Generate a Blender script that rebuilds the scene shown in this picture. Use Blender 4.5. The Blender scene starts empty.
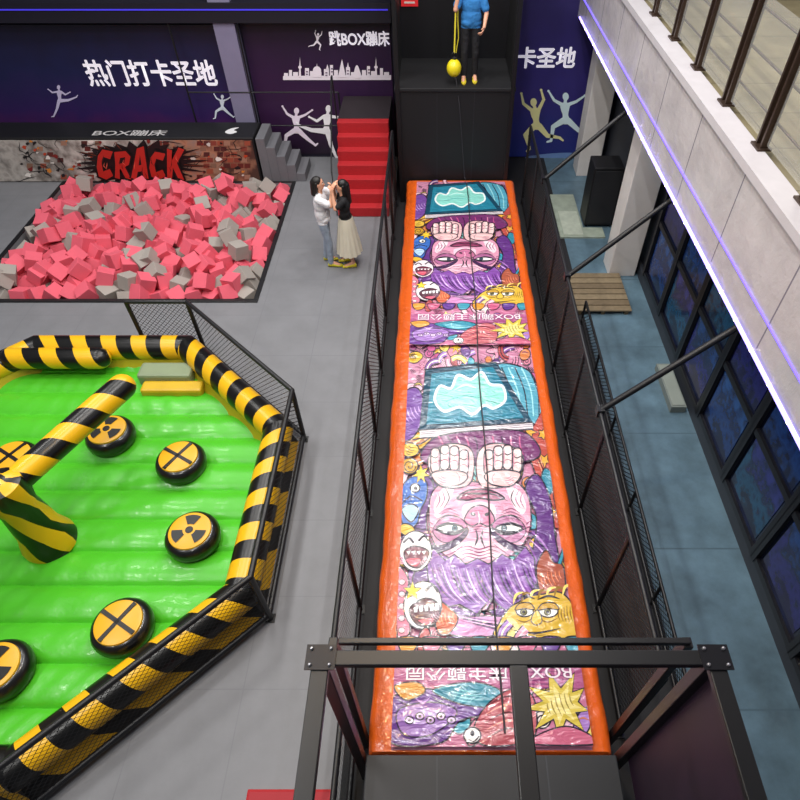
import bpy, bmesh, math, random, colorsys
import numpy as np
from math import sin, cos, pi, radians
from mathutils import Vector, Matrix
from mathutils.geometry import tessellate_polygon
random.seed(7)
S = bpy.context.scene
COL = S.collection
try:
    S.view_settings.view_transform = 'Standard'
except Exception:
    pass
# ------------------------------------------------------------------ survey of the photograph
H = 6.6; FPX = 604.0; PX = 437.0; CP = cos(radians(47.5)); SP = sin(radians(47.5))
def ray(px, py):
    xc = (px-PX)/FPX; yc = (400-py)/FPX
    return Vector((xc, CP+yc*SP, -SP+yc*CP))
def onz(px, py, z=0.0):
    d = ray(px, py); t = (H-z)/-d.z
    return Vector((d.x*t, d.y*t, z))
def ony(px, py, Y):
    d = ray(px, py); t = Y/d.y
    return Vector((d.x*t, Y, H+d.z*t))
# ------------------------------------------------------------------ materials
def lin(h):
    h = h.lstrip('#'); o = []
    if len(h) == 3: h = ''.join(c*2 for c in h)
    for i in (0, 2, 4):
        c = int(h[i:i+2], 16)/255
        o.append(c/12.92 if c <= .04045 else ((c+.055)/1.055)**2.4)
    return o
def vivid(h, ks=1.0, kv=1.05):
    h = h.lstrip('#'); r, g, b = [int(h[i:i+2], 16)/255 for i in (0, 2, 4)]
    a, s, v = colorsys.rgb_to_hsv(r, g, b)
    if v > .25: s = min(1, s*ks); v = min(.97, v*kv)
    r, g, b = colorsys.hsv_to_rgb(a, s, v)
    return '#%02x%02x%02x' % (int(r*255), int(g*255), int(b*255))
MC = {}
def mat(h, rough=.6, metal=0, var=.1, vs=5, bump=0, bs=20, emit=0, coat=0, wrinkle=0):
    key = (h, rough, metal, var, vs, bump, bs, emit, coat, wrinkle)
    if key in MC: return MC[key]
    m = bpy.data.materials.new('paint_'+h.strip('#')); m.use_nodes = True
    nt = m.node_tree; N = nt.nodes; L = nt.links; b = N['Principled BSDF']
    c = lin(h)
    tc = N.new('ShaderNodeTexCoord')
    no = N.new('ShaderNodeTexNoise'); no.inputs['Scale'].default_value = vs; no.inputs['Detail'].default_value = 4
    L.new(tc.outputs['Object'], no.inputs['Vector'])
    mx = N.new('ShaderNodeMixRGB')
    mx.inputs[1].default_value = [max(0, x*(1-var)) for x in c]+[1]
    mx.inputs[2].default_value = [min(1, x*(1+var)) for x in c]+[1]
    L.new(no.outputs['Fac'], mx.inputs[0]); L.new(mx.outputs[0], b.inputs['Base Color'])
    b.inputs['Roughness'].default_value = rough; b.inputs['Metallic'].default_value = metal
    if coat: b.inputs['Coat Weight'].default_value = coat; b.inputs['Coat Roughness'].default_value = .055 if coat >= .9 else .1
    if emit:
        b.inputs['Emission Color'].default_value = c+[1]; b.inputs['Emission Strength'].default_value = emit
    if bump:
        n2 = N.new('ShaderNodeTexNoise'); n2.inputs['Scale'].default_value = bs; n2.inputs['Detail'].default_value = 3
        if wrinkle:
            mp_ = N.new('ShaderNodeMapping'); mp_.inputs['Scale'].default_value = (.75, 1.7, 1); mp_.inputs['Rotation'].default_value = (0, 0, .35)
            L.new(tc.outputs['Object'], mp_.inputs['Vector']); L.new(mp_.outputs[0], n2.inputs['Vector'])
            n2.inputs['Distortion'].default_value = wrinkle
        else:
            L.new(tc.outputs['Object'], n2.inputs['Vector'])
        bp = N.new('ShaderNodeBump'); bp.inputs['Strength'].default_value = bump; bp.inputs['Distance'].default_value = .05
        L.new(n2.outputs['Fac'], bp.inputs['Height']); L.new(bp.outputs[0], b.inputs['Normal'])
        if coat: L.new(bp.outputs[0], b.inputs['Coat Normal'])
    MC[key] = m
    return m
def math_node(nt, op, a, b=None):
    n = nt.nodes.new('ShaderNodeMath'); n.operation = op
    for i, v in enumerate((a, b)):
        if v is None: continue
        if isinstance(v, (int, float)): n.inputs[i].default_value = v
        else: nt.links.new(v, n.inputs[i])
    return n.outputs[0]
def uvxy(nt):
    tc = nt.nodes.new('ShaderNodeTexCoord'); sp = nt.nodes.new('ShaderNodeSeparateXYZ')
    nt.links.new(tc.outputs['UV'], sp.inputs[0]); return sp.outputs[0], sp.outputs[1]
def stripe_mat(c1, c2, period=.5, twist=1.0, rough=.3, duty=.5):
    m = bpy.data.materials.new('hazard_stripes'); m.use_nodes = True; nt = m.node_tree; b = nt.nodes['Principled BSDF']
    u, v = uvxy(nt)
    f = math_node(nt, 'FRACT', math_node(nt, 'ADD', math_node(nt, 'DIVIDE', u, period), math_node(nt, 'MULTIPLY', v, twist)))
    s = math_node(nt, 'GREATER_THAN', f, duty)
    mx = nt.nodes.new('ShaderNodeMixRGB'); mx.inputs[1].default_value = lin(c1)+[1]; mx.inputs[2].default_value = lin(c2)+[1]
    nt.links.new(s, mx.inputs[0]); nt.links.new(mx.outputs[0], b.inputs['Base Color']); b.inputs['Roughness'].default_value = rough
    return m
def net_mat(cell=.07, w=.22, col='#0a0a0c'):
    m = bpy.data.materials.new('wire_net'); m.use_nodes = True; nt = m.node_tree; b = nt.nodes['Principled BSDF']
    b.inputs['Base Color'].default_value = lin(col)+[1]; b.inputs['Roughness'].default_value = .6
    u, v = uvxy(nt)
    f1 = math_node(nt, 'FRACT', math_node(nt, 'DIVIDE', math_node(nt, 'ADD', u, v), cell))
    f2 = math_node(nt, 'FRACT', math_node(nt, 'DIVIDE', math_node(nt, 'SUBTRACT', u, v), cell))
    k = math_node(nt, 'MAXIMUM', math_node(nt, 'LESS_THAN', f1, w), math_node(nt, 'LESS_THAN', f2, w))
    tr = nt.nodes.new('ShaderNodeBsdfTransparent'); ms = nt.nodes.new('ShaderNodeMixShader')
    nt.links.new(k, ms.inputs[0]); nt.links.new(tr.outputs[0], ms.inputs[1]); nt.links.new(b.outputs[0], ms.inputs[2])
    nt.links.new(ms.outputs[0], nt.nodes['Material Output'].inputs[0])
    return m
def grad_mat(name, cols, axis=2, rough=.45, ns=2.0, amp=.35):
    m = bpy.data.materials.new(name); m.use_nodes = True; nt = m.node_tree; b = nt.nodes['Principled BSDF']
    tc = nt.nodes.new('ShaderNodeTexCoord'); sp = nt.nodes.new('ShaderNodeSeparateXYZ'); nt.links.new(tc.outputs['Generated'], sp.inputs[0])
    no = nt.nodes.new('ShaderNodeTexNoise'); no.inputs['Scale'].default_value = ns; no.inputs['Detail'].default_value = 5
    nt.links.new(tc.outputs['Object'], no.inputs['Vector'])
    f = math_node(nt, 'ADD', sp.outputs[axis], math_node(nt, 'MULTIPLY', math_node(nt, 'SUBTRACT', no.outputs['Fac'], .5), amp))
    r = nt.nodes.new('ShaderNodeValToRGB')
    while len(r.color_ramp.elements) < len(cols): r.color_ramp.elements.new(.5)
    for i, c in enumerate(cols):
        e = r.color_ramp.elements[i]; e.position = i/(len(cols)-1); e.color = lin(c)+[1]
    nt.links.new(f, r.inputs[0]); nt.links.new(r.outputs[0], b.inputs['Base Color']); b.inputs['Roughness'].default_value = rough
    return m
def seam_mat(name, c, seam, sx, sy, w=.012, rough=.6, var=.12, axes=(0, 1), bump=0):
    m = bpy.data.materials.new(name); m.use_nodes = True; nt = m.node_tree; b = nt.nodes['Principled BSDF']
    ge = nt.nodes.new('ShaderNodeNewGeometry'); sp = nt.nodes.new('ShaderNodeSeparateXYZ'); nt.links.new(ge.outputs['Position'], sp.inputs[0])
    def ln(o, s): return math_node(nt, 'LESS_THAN', math_node(nt, 'FRACT', math_node(nt, 'DIVIDE', o, s)), w/s)
    k = math_node(nt, 'MAXIMUM', ln(sp.outputs[axes[0]], sx), ln(sp.outputs[axes[1]], sy))
    no = nt.nodes.new('ShaderNodeTexNoise'); no.inputs['Scale'].default_value = 1.6; no.inputs['Detail'].default_value = 7; no.inputs['Roughness'].default_value = .65
    nt.links.new(ge.outputs['Position'], no.inputs['Vector'])
    cc = lin(c)
    st = nt.nodes.new('ShaderNodeMapRange'); st.inputs[1].default_value = .32; st.inputs[2].default_value = .68
    nt.links.new(no.outputs['Fac'], st.inputs[0])
    m1 = nt.nodes.new('ShaderNodeMixRGB'); m1.inputs[1].default_value = [x*(1-var) for x in cc]+[1]; m1.inputs[2].default_value = [min(1, x*(1+var)) for x in cc]+[1]
    nt.links.new(st.outputs[0], m1.inputs[0])
    m2 = nt.nodes.new('ShaderNodeMixRGB'); m2.inputs[2].default_value = lin(seam)+[1]
    nt.links.new(k, m2.inputs[0]); nt.links.new(m1.outputs[0], m2.inputs[1]); nt.links.new(m2.outputs[0], b.inputs['Base Color'])
    b.inputs['Roughness'].default_value = rough
    if bump:
        bp = nt.nodes.new('ShaderNodeBump'); bp.inputs['Strength'].default_value = bump; bp.inputs['Distance'].default_value = .1
        nt.links.new(no.outputs['Fac'], bp.inputs['Height']); nt.links.new(bp.outputs[0], b.inputs['Normal'])
    return m
BLK = mat('#111114', .45); STEEL = mat('#101013', .4)
NET = net_mat(); NET2 = net_mat(.075, .14, '#17171a'); HAZ = stripe_mat('#0b0b0b', '#e2ae16'); HAZ2 = stripe_mat('#0d0d0d', '#e6b018', .85, 0.9, .4, .4)
# ------------------------------------------------------------------ mesh builder
def wloc(p):
    v = Vector((0, 0, 0))
    while p is not None:
        v = v+p.location; p = p.parent
    return v
class MB:
    def __init__(s): s.v = []; s.f = []; s.m = []; s.uv = {}
    def face(s, pts, m=0, uv=None):
        b = len(s.v); s.v += [Vector(p) for p in pts]; s.f.append(list(range(b, b+len(pts)))); s.m.append(m)
        if uv: s.uv[len(s.f)-1] = uv
    def grid(s, rows, m=0, closed=False, uvf=None):
        b = len(s.v); n = len(rows[0])
        for r in rows: s.v += [Vector(p) for p in r]
        for i in range(len(rows)-1):
            for j in range(n if closed else n-1):
                k = (j+1) % n
                s.f.append([b+i*n+j, b+i*n+k, b+(i+1)*n+k, b+(i+1)*n+j]); s.m.append(m)
                if uvf: s.uv[len(s.f)-1] = [uvf(i, j), uvf(i, j+1), uvf(i+1, j+1), uvf(i+1, j)]
        return b
    def cap(s, b, n, m=0, rev=False):
        f = list(range(b, b+n)); s.f.append(f[::-1] if rev else f); s.m.append(m)
    def box(s, x0, x1, y0, y1, z0, z1, m=0):
        p = [(x0,y0,z0),(x1,y0,z0),(x1,y1,z0),(x0,y1,z0),(x0,y0,z1),(x1,y0,z1),(x1,y1,z1),(x0,y1,z1)]
        b = len(s.v); s.v += [Vector(q) for q in p]
        for f in ((3,2,1,0),(4,5,6,7),(0,1,5,4),(1,2,6,5),(2,3,7,6),(3,0,4,7)): s.f.append([b+i for i in f]); s.m.append(m)
    def bar(s, p0, p1, w, h, m=0):
        p0 = Vector(p0); p1 = Vector(p1); d = (p1-p0).normalized()
        up = Vector((0,0,1)) if abs(d.z) < .95 else Vector((0,1,0))
        x = d.cross(up).normalized(); y = x.cross(d)
        r = [[p+x*a*w/2+y*c*h/2 for a, c in ((-1,-1),(1,-1),(1,1),(-1,1))] for p in (p0, p1)]
        b = s.grid(r, m, True); s.cap(b, 4, m, True); s.cap(b+4, 4, m)
    def path(s, pts, r, n=10, m=0, caps=True):
        pts = [Vector(p) for p in pts]; rows = []
        for i, p in enumerate(pts):
            d = (pts[min(i+1, len(pts)-1)]-pts[max(i-1, 0)]).normalized()
            up = Vector((0,0,1)) if abs(d.z) < .9 else Vector((0,1,0))
            x = d.cross(up).normalized(); y = x.cross(d)
            rr = r[i] if isinstance(r, (list, tuple)) else r
            rows.append([p+x*cos(2*pi*k/n)*rr+y*sin(2*pi*k/n)*rr for k in range(n)])
        ln = [0]
        for i in range(1, len(pts)): ln.append(ln[-1]+(pts[i]-pts[i-1]).length)
        b = s.grid(rows, m, True, lambda i, j: (ln[i], j/n))
        if caps: s.cap(b, n, m, True); s.cap(b+n*(len(pts)-1), n, m)
    def capsule(s, p0, r0, p1, r1, n=14, m=0):
        p0 = Vector(p0); p1 = Vector(p1); d = (p1-p0).normalized()
        P = []; R = []
        for k in range(1, 6): a = pi/2*(1-k/5.); P.append(p0-d*r0*sin(a)); R.append(max(r0*cos(a), .0006))
        for k in range(0, 5): a = pi/2*k/5.; P.append(p1+d*r1*sin(a)); R.append(r1*cos(a))
        P.append(p1+d*r1*.999); R.append(.0006)
        up = Vector((0,0,1)) if abs(d.z) < .9 else Vector((0,1,0)); x = d.cross(up).normalized(); y = x.cross(d)
        rows = [[p+x*cos(2*pi*k/n)*r+y*sin(2*pi*k/n)*r for k in range(n)] for p, r in zip(P, R)]
        ln = [(p-P[0]).dot(d) for p in P]
        b = s.grid(rows, m, True, lambda i, j: (ln[i], j/n)); s.cap(b, n, m, True); s.cap(b+n*(len(P)-1), n, m)
    def lathe(s, c, prof, n=32, m=0, sx=1, sy=1, uv=False):
        c = Vector(c)
        rows = [[c+Vector((r*sx*cos(2*pi*k/n), r*sy*sin(2*pi*k/n), z)) for k in range(n)] for r, z in prof]
        R = max(p[0] for p in prof)
        b = s.grid(rows, m, True, (lambda i, j: (2*pi*R*j/n, prof[i][1])) if uv else None); s.cap(b, n, m, True); s.cap(b+n*(len(prof)-1), n, m)
    def sphere(s, c, rx, ry=None, rz=None, n=20, k=12, m=0):
        ry = ry or rx; rz = rz or rx
        prof = [(max(cos(a), .003), sin(a)) for a in [-pi/2+pi*i/k for i in range(k+1)]]
        c = Vector(c)
        rows = [[c+Vector((r*rx*cos(2*pi*j/n), r*ry*sin(2*pi*j/n), z*rz)) for j in range(n)] for r, z in prof]
        b = s.grid(rows, m, True); s.cap(b, n, m, True); s.cap(b+n*k, n, m)
    def build(s, name, mats, parent=None, smooth=False, bevel=0, base=None, raw=False, recalc=True):
        me = bpy.data.meshes.new(name)
        vs = s.v
        if raw: off = Vector((0,0,0))
        elif parent: off = wloc(parent)
        else:
            a = np.array(vs); mn = a.min(0); mx = a.max(0)
            off = Vector(base) if base is not None else Vector(((mn[0]+mx[0])/2, (mn[1]+mx[1])/2, mn[2]))
        me.from_pydata([tuple(v-off) for v in vs], [], s.f)
        mats = mats if isinstance(mats, (list, tuple)) else [mats]
        for q in mats: me.materials.append(q)
        for i, p in enumerate(me.polygons): p.material_index = s.m[i]; p.use_smooth = smooth
        if s.uv:
            ul = me.uv_layers.new(name='UVMap')
            for i, p in enumerate(me.polygons):
                if i in s.uv:
                    for k, li in enumerate(p.loop_indices): ul.data[li].uv = s.uv[i][k]
        if recalc:
            bm = bmesh.new(); bm.from_mesh(me); bmesh.ops.recalc_face_normals(bm, faces=bm.faces); bm.to_mesh(me); bm.free()
        o = bpy.data.objects.new(name, me); COL.objects.link(o)
        if parent: o.parent = parent
        elif not raw: o.location = off
        if smooth and not bevel:
            try: me.set_sharp_from_angle(angle=radians(50))
            except Exception: pass
        if bevel:
            b = o.modifiers.new('bevel', 'BEVEL'); b.width = bevel; b.segments = 2; b.limit_method = 'ANGLE'
        return o
def tag(o, label, cat, group=None):
    o['label'] = label; o['category'] = cat
    if group: o['group'] = group
    return o
def thing(name, label, cat, loc=(0,0,0), group=None):
    o = bpy.data.objects.new(name, None); COL.objects.link(o); o.location = loc; o.empty_display_size = .1
    return tag(o, label, cat, group)
def struct(o): o['kind'] = 'structure'; return o
def copy_tree(o, parent=None):
    c = o.copy(); COL.objects.link(c)
    if parent: c.parent = parent
    for ch in list(o.children): copy_tree(ch, c)
    return c
def text_obj(s, org, ex, ey, w, h, m, name='lettering', parent=None, ext=.006, bold=.012):
    cu = bpy.data.curves.new('glyphs', 'FONT'); cu.body = s; cu.size = 1; cu.offset = bold; cu.extrude = 0
    t = bpy.data.objects.new('glyphs', cu); COL.objects.link(t)
    dg = bpy.context.evaluated_depsgraph_get(); dg.update()
    me = bpy.data.meshes.new_from_object(t.evaluated_get(dg))
    bpy.data.objects.remove(t)
    ex = Vector(ex); ey = Vector(ey); nz = ex.cross(ey)
    a = np.array([v.co[:] for v in me.vertices])
    mn = a.min(0); mx = a.max(0)
    off = wloc(parent) if parent else Vector((0,0,0))
    for v in me.vertices:
        u = (v.co.x-mn[0])/(mx[0]-mn[0])*w; q = (v.co.y-mn[1])/(mx[1]-mn[1])*h
        v.co = Vector(org)+ex*u+ey*q+nz*ext-off
    me.materials.clear(); me.materials.append(m)
    o = bpy.data.objects.new(name, me); COL.objects.link(o); o.parent = parent
    return o
# ------------------------------------------------------------------ flat printed artwork
def catmull(p, closed=True, k=6):
    n = len(p); out = []
    rng = range(n if closed else n-1)
    for i in rng:
        g = (lambda j: p[j % n]) if closed else (lambda j: p[min(max(j, 0), n-1)])
        p0, p1, p2, p3 = g(i-1), g(i), g(i+1), g(i+2)
        for t in [q/k for q in range(k)]:
            out.append(tuple(.5*((2*p1[a])+(-p0[a]+p2[a])*t+(2*p0[a]-5*p1[a]+4*p2[a]-p3[a])*t*t+(-p0[a]+3*p1[a]-3*p2[a]+p3[a])*t**3) for a in (0, 1)))
    if not closed: out.append(p[-1])
    return out
INK = '#1c1326'
class Flat:
    def __init__(s, mapf, nrm, lift=.00025, gloss=.5, bump=0, coat=0, viv=False):
        s.f = mapf; s.n = Vector(nrm); s.l = lift; s.k = 0; s.mb = MB(); s.cols = []; s.offs = [Vector((0,0,0))]; s.g = gloss; s.b = bump; s.c = coat; s.viv = viv
    def ci(s, c):
        if c not in s.cols: s.cols.append(c)
        return s.cols.index(c)
    def raw(s, pts, col):
        s.k += 1; P = [s.f(*p)+s.n*(s.l*s.k) for p in pts]
        try: tri = tessellate_polygon([P])
        except Exception: return
        for o in s.offs:
            b = len(s.mb.v); s.mb.v += [p+o for p in P]
            for t in tri:
                s.mb.f.append([b+i for i in t]); s.mb.m.append(s.ci(col))
    def stroke(s, pts, w, col=INK, smooth=True, closed=False, taper=False):
        if smooth: pts = catmull(pts, closed, 5)
        if closed: pts = pts+[pts[0]]
        s.k += 1; c = s.ci(col); n = len(pts); L = []; R = []
        for i in range(n):
            a = pts[i-1] if i > 0 else (pts[-2] if closed else pts[0]); b_ = pts[i+1] if i < n-1 else (pts[1] if closed else pts[-1])
            dx = b_[0]-a[0]; dy = b_[1]-a[1]; q = math.hypot(dx, dy) or 1
            ww = w*(1-.85*abs(2*i/(n-1)-1)**1.5) if taper else w
            nx = -dy/q*ww/2; ny = dx/q*ww/2
            L.append((pts[i][0]+nx, pts[i][1]+ny)); R.append((pts[i][0]-nx, pts[i][1]-ny))
        for o in s.offs:
            b = len(s.mb.v)
            for p, q in zip(L, R): s.mb.v += [s.f(*p)+s.n*(s.l*s.k)+o, s.f(*q)+s.n*(s.l*s.k)+o]
            for i in range(n-1): s.mb.f.append([b+2*i, b+2*i+1, b+2*i+3, b+2*i+2]); s.mb.m.append(c)
    def poly(s, pts, col, smooth=True, out=INK, w=1.5):
        q = catmull(pts) if smooth else list(pts)
        s.raw(q, col)
        if out: s.stroke(q, w, out, False, True)
    def blob(s, cx, cy, rx, ry, col, rot=0, out=INK, w=1.4, n=22):
        c, d = cos(radians(rot)), sin(radians(rot))
        q = [(cx+rx*cos(a)*c-ry*sin(a)*d, cy+rx*cos(a)*d+ry*sin(a)*c) for a in [2*pi*i/n for i in range(n)]]
        s.raw(q, col)
        if out: s.stroke(q, w, out, False, True)
    def star(s, cx, cy, ro, ri, k, col, rot=0, out=INK, sy=1, w=1.3):
        q = []
        for i in range(2*k):
            r = ro if i % 2 == 0 else ri; a = rot+pi*i/k
            q.append((cx+r*cos(a), cy+r*sin(a)*sy))
        s.poly(q, col, False, out, w)
    def hatch(s, cx, cy, ang, n, gap, ln, col=INK, w=.8):
        c, d = cos(radians(ang)), sin(radians(ang))
        for i in range(n):
            o = (i-(n-1)/2)*gap; l = ln*(1-.5*abs(2*i/(max(1, n-1))-1)); x = cx-d*o; y = cy+c*o
            s.stroke([(x-c*l/2, y-d*l/2), (x-d*1.2, y+c*1.2), (x+c*l/2, y+d*l/2)], w, col, True, False, True)
    def swirl(s, cx, cy, r, col=INK, w=1, turns=1.6, a0=0):
        s.stroke([(cx+r*(1-k/14)*cos(a0+turns*2*pi*k/12), cy+r*(1-k/14)*sin(a0+turns*2*pi*k/12)) for k in range(12)], w, col)
    def limb(s, a, b, w0, w1, col):
        dx = b[0]-a[0]; dy = b[1]-a[1]; L = math.hypot(dx, dy) or 1; q = []
        for k in range(9):
            t = pi/2+pi*k/8; q.append((a[0]+w0*(dx/L*cos(t)-dy/L*sin(t)), a[1]+w0*(dy/L*cos(t)+dx/L*sin(t))))
        for k in range(9):
            t = -pi/2+pi*k/8; q.append((b[0]+w1*(dx/L*cos(t)-dy/L*sin(t)), b[1]+w1*(dy/L*cos(t)+dx/L*sin(t))))
        s.raw(q, col)
    def build(s, name, parent):
        ms = [mat(vivid(c) if s.viv else c, s.g, 0, .06, 3, s.b, 4.6 if s.viv else 7, 0, s.c, 1.2 if s.viv else 0) for c in s.cols]
        return s.mb.build(name, ms, parent, recalc=False)
P_STAR = dict(neck=(0,-.5), hip=(.03,.02), head=(.02,-.66), arms=[[(-.1,-.47),(-.33,-.6),(-.5,-.88)],[(.1,-.47),(.34,-.56),(.6,-.74)]], legs=[[(-.06,.02),(-.36,.2),(-.42,.62),(-.54,.66)],[(.1,.02),(.4,.3),(.72,.56),(.8,.5)]])
P_KICK = dict(neck=(-.04,-.5), hip=(0,.03), head=(-.08,-.66), arms=[[(-.13,-.46),(-.42,-.42),(-.66,-.6)],[(.07,-.46),(.3,-.3),(.56,-.44)]], legs=[[(-.05,.03),(-.16,.48),(-.34,.9),(-.45,.92)],[(.08,.03),(.48,.0),(.9,-.16),(.98,-.26)]])
P_LEAP = dict(neck=(.05,-.5), hip=(0,.0), head=(.1,-.65), arms=[[(-.05,-.48),(-.2,-.78),(-.12,-1.06)],[(.15,-.46),(.4,-.66),(.46,-.96)]], legs=[[(-.06,.0),(-.3,.28),(-.66,.34),(-.76,.42)],[(.08,.0),(.34,.26),(.22,.66),(.3,.74)]])
def figure(mapf, parent, x, y, sc, col, P, flip=1):
    fl = Flat(mapf, (0,-1,0), .0005)
    T = lambda p: (x+p[0]*sc*flip, y+p[1]*sc)
    n, h = P['neck'], P['hip']
    q = [(n[0]-.15,n[1]+.02),(n[0]-.05,n[1]-.03),(n[0]+.05,n[1]-.03),(n[0]+.15,n[1]+.02),(n[0]+.12,n[1]+.2),((n[0]+h[0])/2+.085,(n[1]+h[1])/2+.1),(h[0]+.13,h[1]),(h[0]+.1,h[1]+.1),(h[0]-.1,h[1]+.1),(h[0]-.13,h[1]),((n[0]+h[0])/2-.085,(n[1]+h[1])/2+.1),(n[0]-.12,n[1]+.2)]
    fl.poly([T(p) for p in q], col, True, None)
    fl.limb(T(n), T(P['head']), .045*sc, .05*sc, col)
    fl.blob(*T((P['head'][0], P['head'][1]-.05)), .095*sc, .12*sc, col, 0, None)
    for c in P['arms']:
        fl.limb(T(c[0]), T(c[1]), .055*sc, .042*sc, col); fl.limb(T(c[1]), T(c[2]), .042*sc, .026*sc, col)
        fl.blob(*T(c[2]), .04*sc, .04*sc, col, 0, None, n=8)
    for c in P['legs']:
        fl.limb(T(c[0]), T(c[1]), .095*sc, .066*sc, col); fl.limb(T(c[1]), T(c[2]), .066*sc, .038*sc, col); fl.limb(T(c[2]), T(c[3]), .042*sc, .028*sc, col)
    return fl.build('dancer_silhouette', parent)
# ================================================================== SETTING
FLG = seam_mat('grey_floor_mats', '#737478', '#6c6d72', 1.0, 1.0, .012, .5, .1)
BWY = 13.8
pit = (-8.2, -3.2, 8.42, 12.55)
f = MB()
x0, x1 = -11.5, -.9; y0, y1 = -1.5, BWY
for a in ((x0, pit[0], y0, y1), (pit[1], x1, y0, y1), (pit[0], pit[1], y0, pit[2]), (pit[0], pit[1], pit[3], y1)):
    f.box(a[0], a[1], a[2], a[3], -.9, 0)
f.box(pit[0], pit[1], pit[2], pit[3], -.95, -.9)
struct(f.build('floor', FLG))
f = MB(); f.box(-.9, 2.5, y0, y1, -.9, .0); struct(f.build('floor_walkway', mat('#161619', .7, 0, .3, 3)))
f = MB(); f.box(2.5, 7.0, y0, y1, -.9, 0); struct(f.build('floor_side', seam_mat('blue_floor', '#546c7a', '#475d6a', 2.4, 1.8, .02, .4, .34)))
w = MB(); w.box(-11.5, 9.0, BWY, BWY+.2, -.9, 8); struct(w.build('wall_back', mat('#1d1b30', .7)))
w = MB(); w.box(-11.7, -11.5, -1.5, BWY, -.9, 8); struct(w.build('wall_left', mat('#6d6b78', .7)))
w = MB(); w.box(3.72, 3.95, y0, BWY, 0, 2.9); struct(w.build('wall_right', mat('#23262f', .6)))
GL = grad_mat('dark_window_glass', ['#080b20', '#12224a', '#0e1538', '#070918'], 1, .14, 3)
for i, yy in enumerate([1.2, 2.3, 3.4, 4.5, 5.6, 6.7, 7.8]):
    w = MB(); w.box(3.69, 3.72, yy+.06, yy+1.04, .28, 2.75); o = struct(w.build('window_%d' % (i+1), GL))
    q = MB()
    for a in (yy+.03, yy+1.07): q.box(3.64, 3.73, a-.035, a+.035, .2, 2.8)
    for z in (.24, 1.25, 2.78): q.box(3.65, 3.73, yy, yy+1.1, z-.04, z+.04)
    q.build('window_frame', mat('#191a20', .4, .2), o)
    for k in range(2):
        q = MB(); z = .36+.98*k
        q.box(3.682, 3.69, yy+.14, yy+.98, z, z+.82)
        q.build('window_film', grad_mat('blue_film', [['#0a1236', '#173a78', '#0c1844', '#1f4a88'], ['#120d38', '#23246c', '#0d193c', '#1a3c78'], ['#091632', '#164a6c', '#0d1a42', '#272f78']][(i+k) % 3], 2, .18, 6, 1.7), o)
w = MB(); w.box(3.66, 3.73, y0, BWY, 0, .2); struct(w.build('baseboard_right', mat('#30343c', .5)))
# gallery
w = MB(); w.box(2.8, 9.0, y0, BWY, 2.9, 3.0); struct(w.build('ceiling_gallery', mat('#9a97a4', .7)))
w = MB(); w.box(2.8, 2.95, y0, BWY, 3.0, 4.0); struct(w.build('wall_gallery', seam_mat('white_panels', '#b6b1b2', '#77747e', 50, 1.3, .02, .16, .12, (0, 1), .35)))
w = MB(); w.box(2.95, 9.0, y0, BWY, 3.9, 4.0); struct(w.build('floor_gallery', seam_mat('gallery_tiles', '#857c62', '#6b6450', .8, .8, .02, .25, .2)))
w = MB(); w.box(2.76, 3.0, y0, BWY, 3.98, 4.06); struct(w.build('trim_1', mat('#bdb9bd', .25)))
w = MB(); w.box(9.0, 9.2, y0, BWY, 2.9, 8); struct(w.build('wall_gallery_far', mat('#7a7266', .6)))
for yy in (9.35, 13.1):
    w = MB(); w.box(3.12, 3.6, yy-.24, yy+.24, 0, 2.9); struct(w.build('pillar', mat('#d2cecb', .5), bevel=.015))
ls = thing('led_strip', 'violet LED strip with small white bulbs along the white gallery face bottom edge', 'light strip', (2.785, 7, 2.93))
q = MB(); q.box(2.775, 2.799, .5, BWY-.3, 2.936, 2.964); q.build('light_line', mat('#9a8cff', .4, 0, 0, 5, 0, 20, 3.4), ls)
bulb = MB(); bulb.sphere((2.784, 1.0, 2.95), .017, .017, .017, 10, 6); bo_ = bulb.build('bulb', mat('#fff2dc', .4, 0, 0, 5, 0, 20, 7), ls, True)
for k in range(1, 30):
    c = bo_.copy(); COL.objects.link(c); c.location = (0, .42*k, 0)
q = MB(); q.box(2.788, 2.799, .5, BWY-.3, 3.265, 3.28); tag(q.build('led_strip', mat('#6f5cff', .4, 0, 0, 5, 0, 20, 1.8)), 'thin violet LED line higher up the white gallery face', 'light strip')
ra = thing('gallery_railing', 'brown metal railing with glass panels along the gallery edge', 'railing', (3.0, 6, 4.06))
RM = mat('#4a3b33', .35, .6)
gm_ = bpy.data.materials.new('railing_glass'); gm_.use_nodes = True
gb_ = gm_.node_tree.nodes['Principled BSDF']; gb_.inputs['Base Color'].default_value = (.8, .82, .8, 1); gb_.inputs['Roughness'].default_value = .05; gb_.inputs['Alpha'].default_value = .1
for yy in np.arange(1.5, 13.5, 1.0):
    q = MB()
    for d in (-.05, .05): q.box(2.96, 3.03, yy+d-.014, yy+d+.014, 4.06, 5.2)
    q.box(2.93, 3.06, yy-.09, yy+.09, 4.06, 4.08)
    q.build('railing_post', RM, ra)
    q = MB(); q.box(2.99, 3.0, yy+.1, yy+.9, 4.12, 5.05); q.build('glass_panel', gm_, ra)
for z in (4.3, 4.62, 4.94):
    q = MB(); q.path([(3.03, 1.4, z), (3.03, 13.3, z)], .012); q.build('rail', RM, ra, True)
q = MB(); q.path([(3.0, 1.3, 5.2), (3.0, 13.4, 5.2)], .032); q.build('handrail', mat('#5b4234', .3, .3), ra, True)
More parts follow.
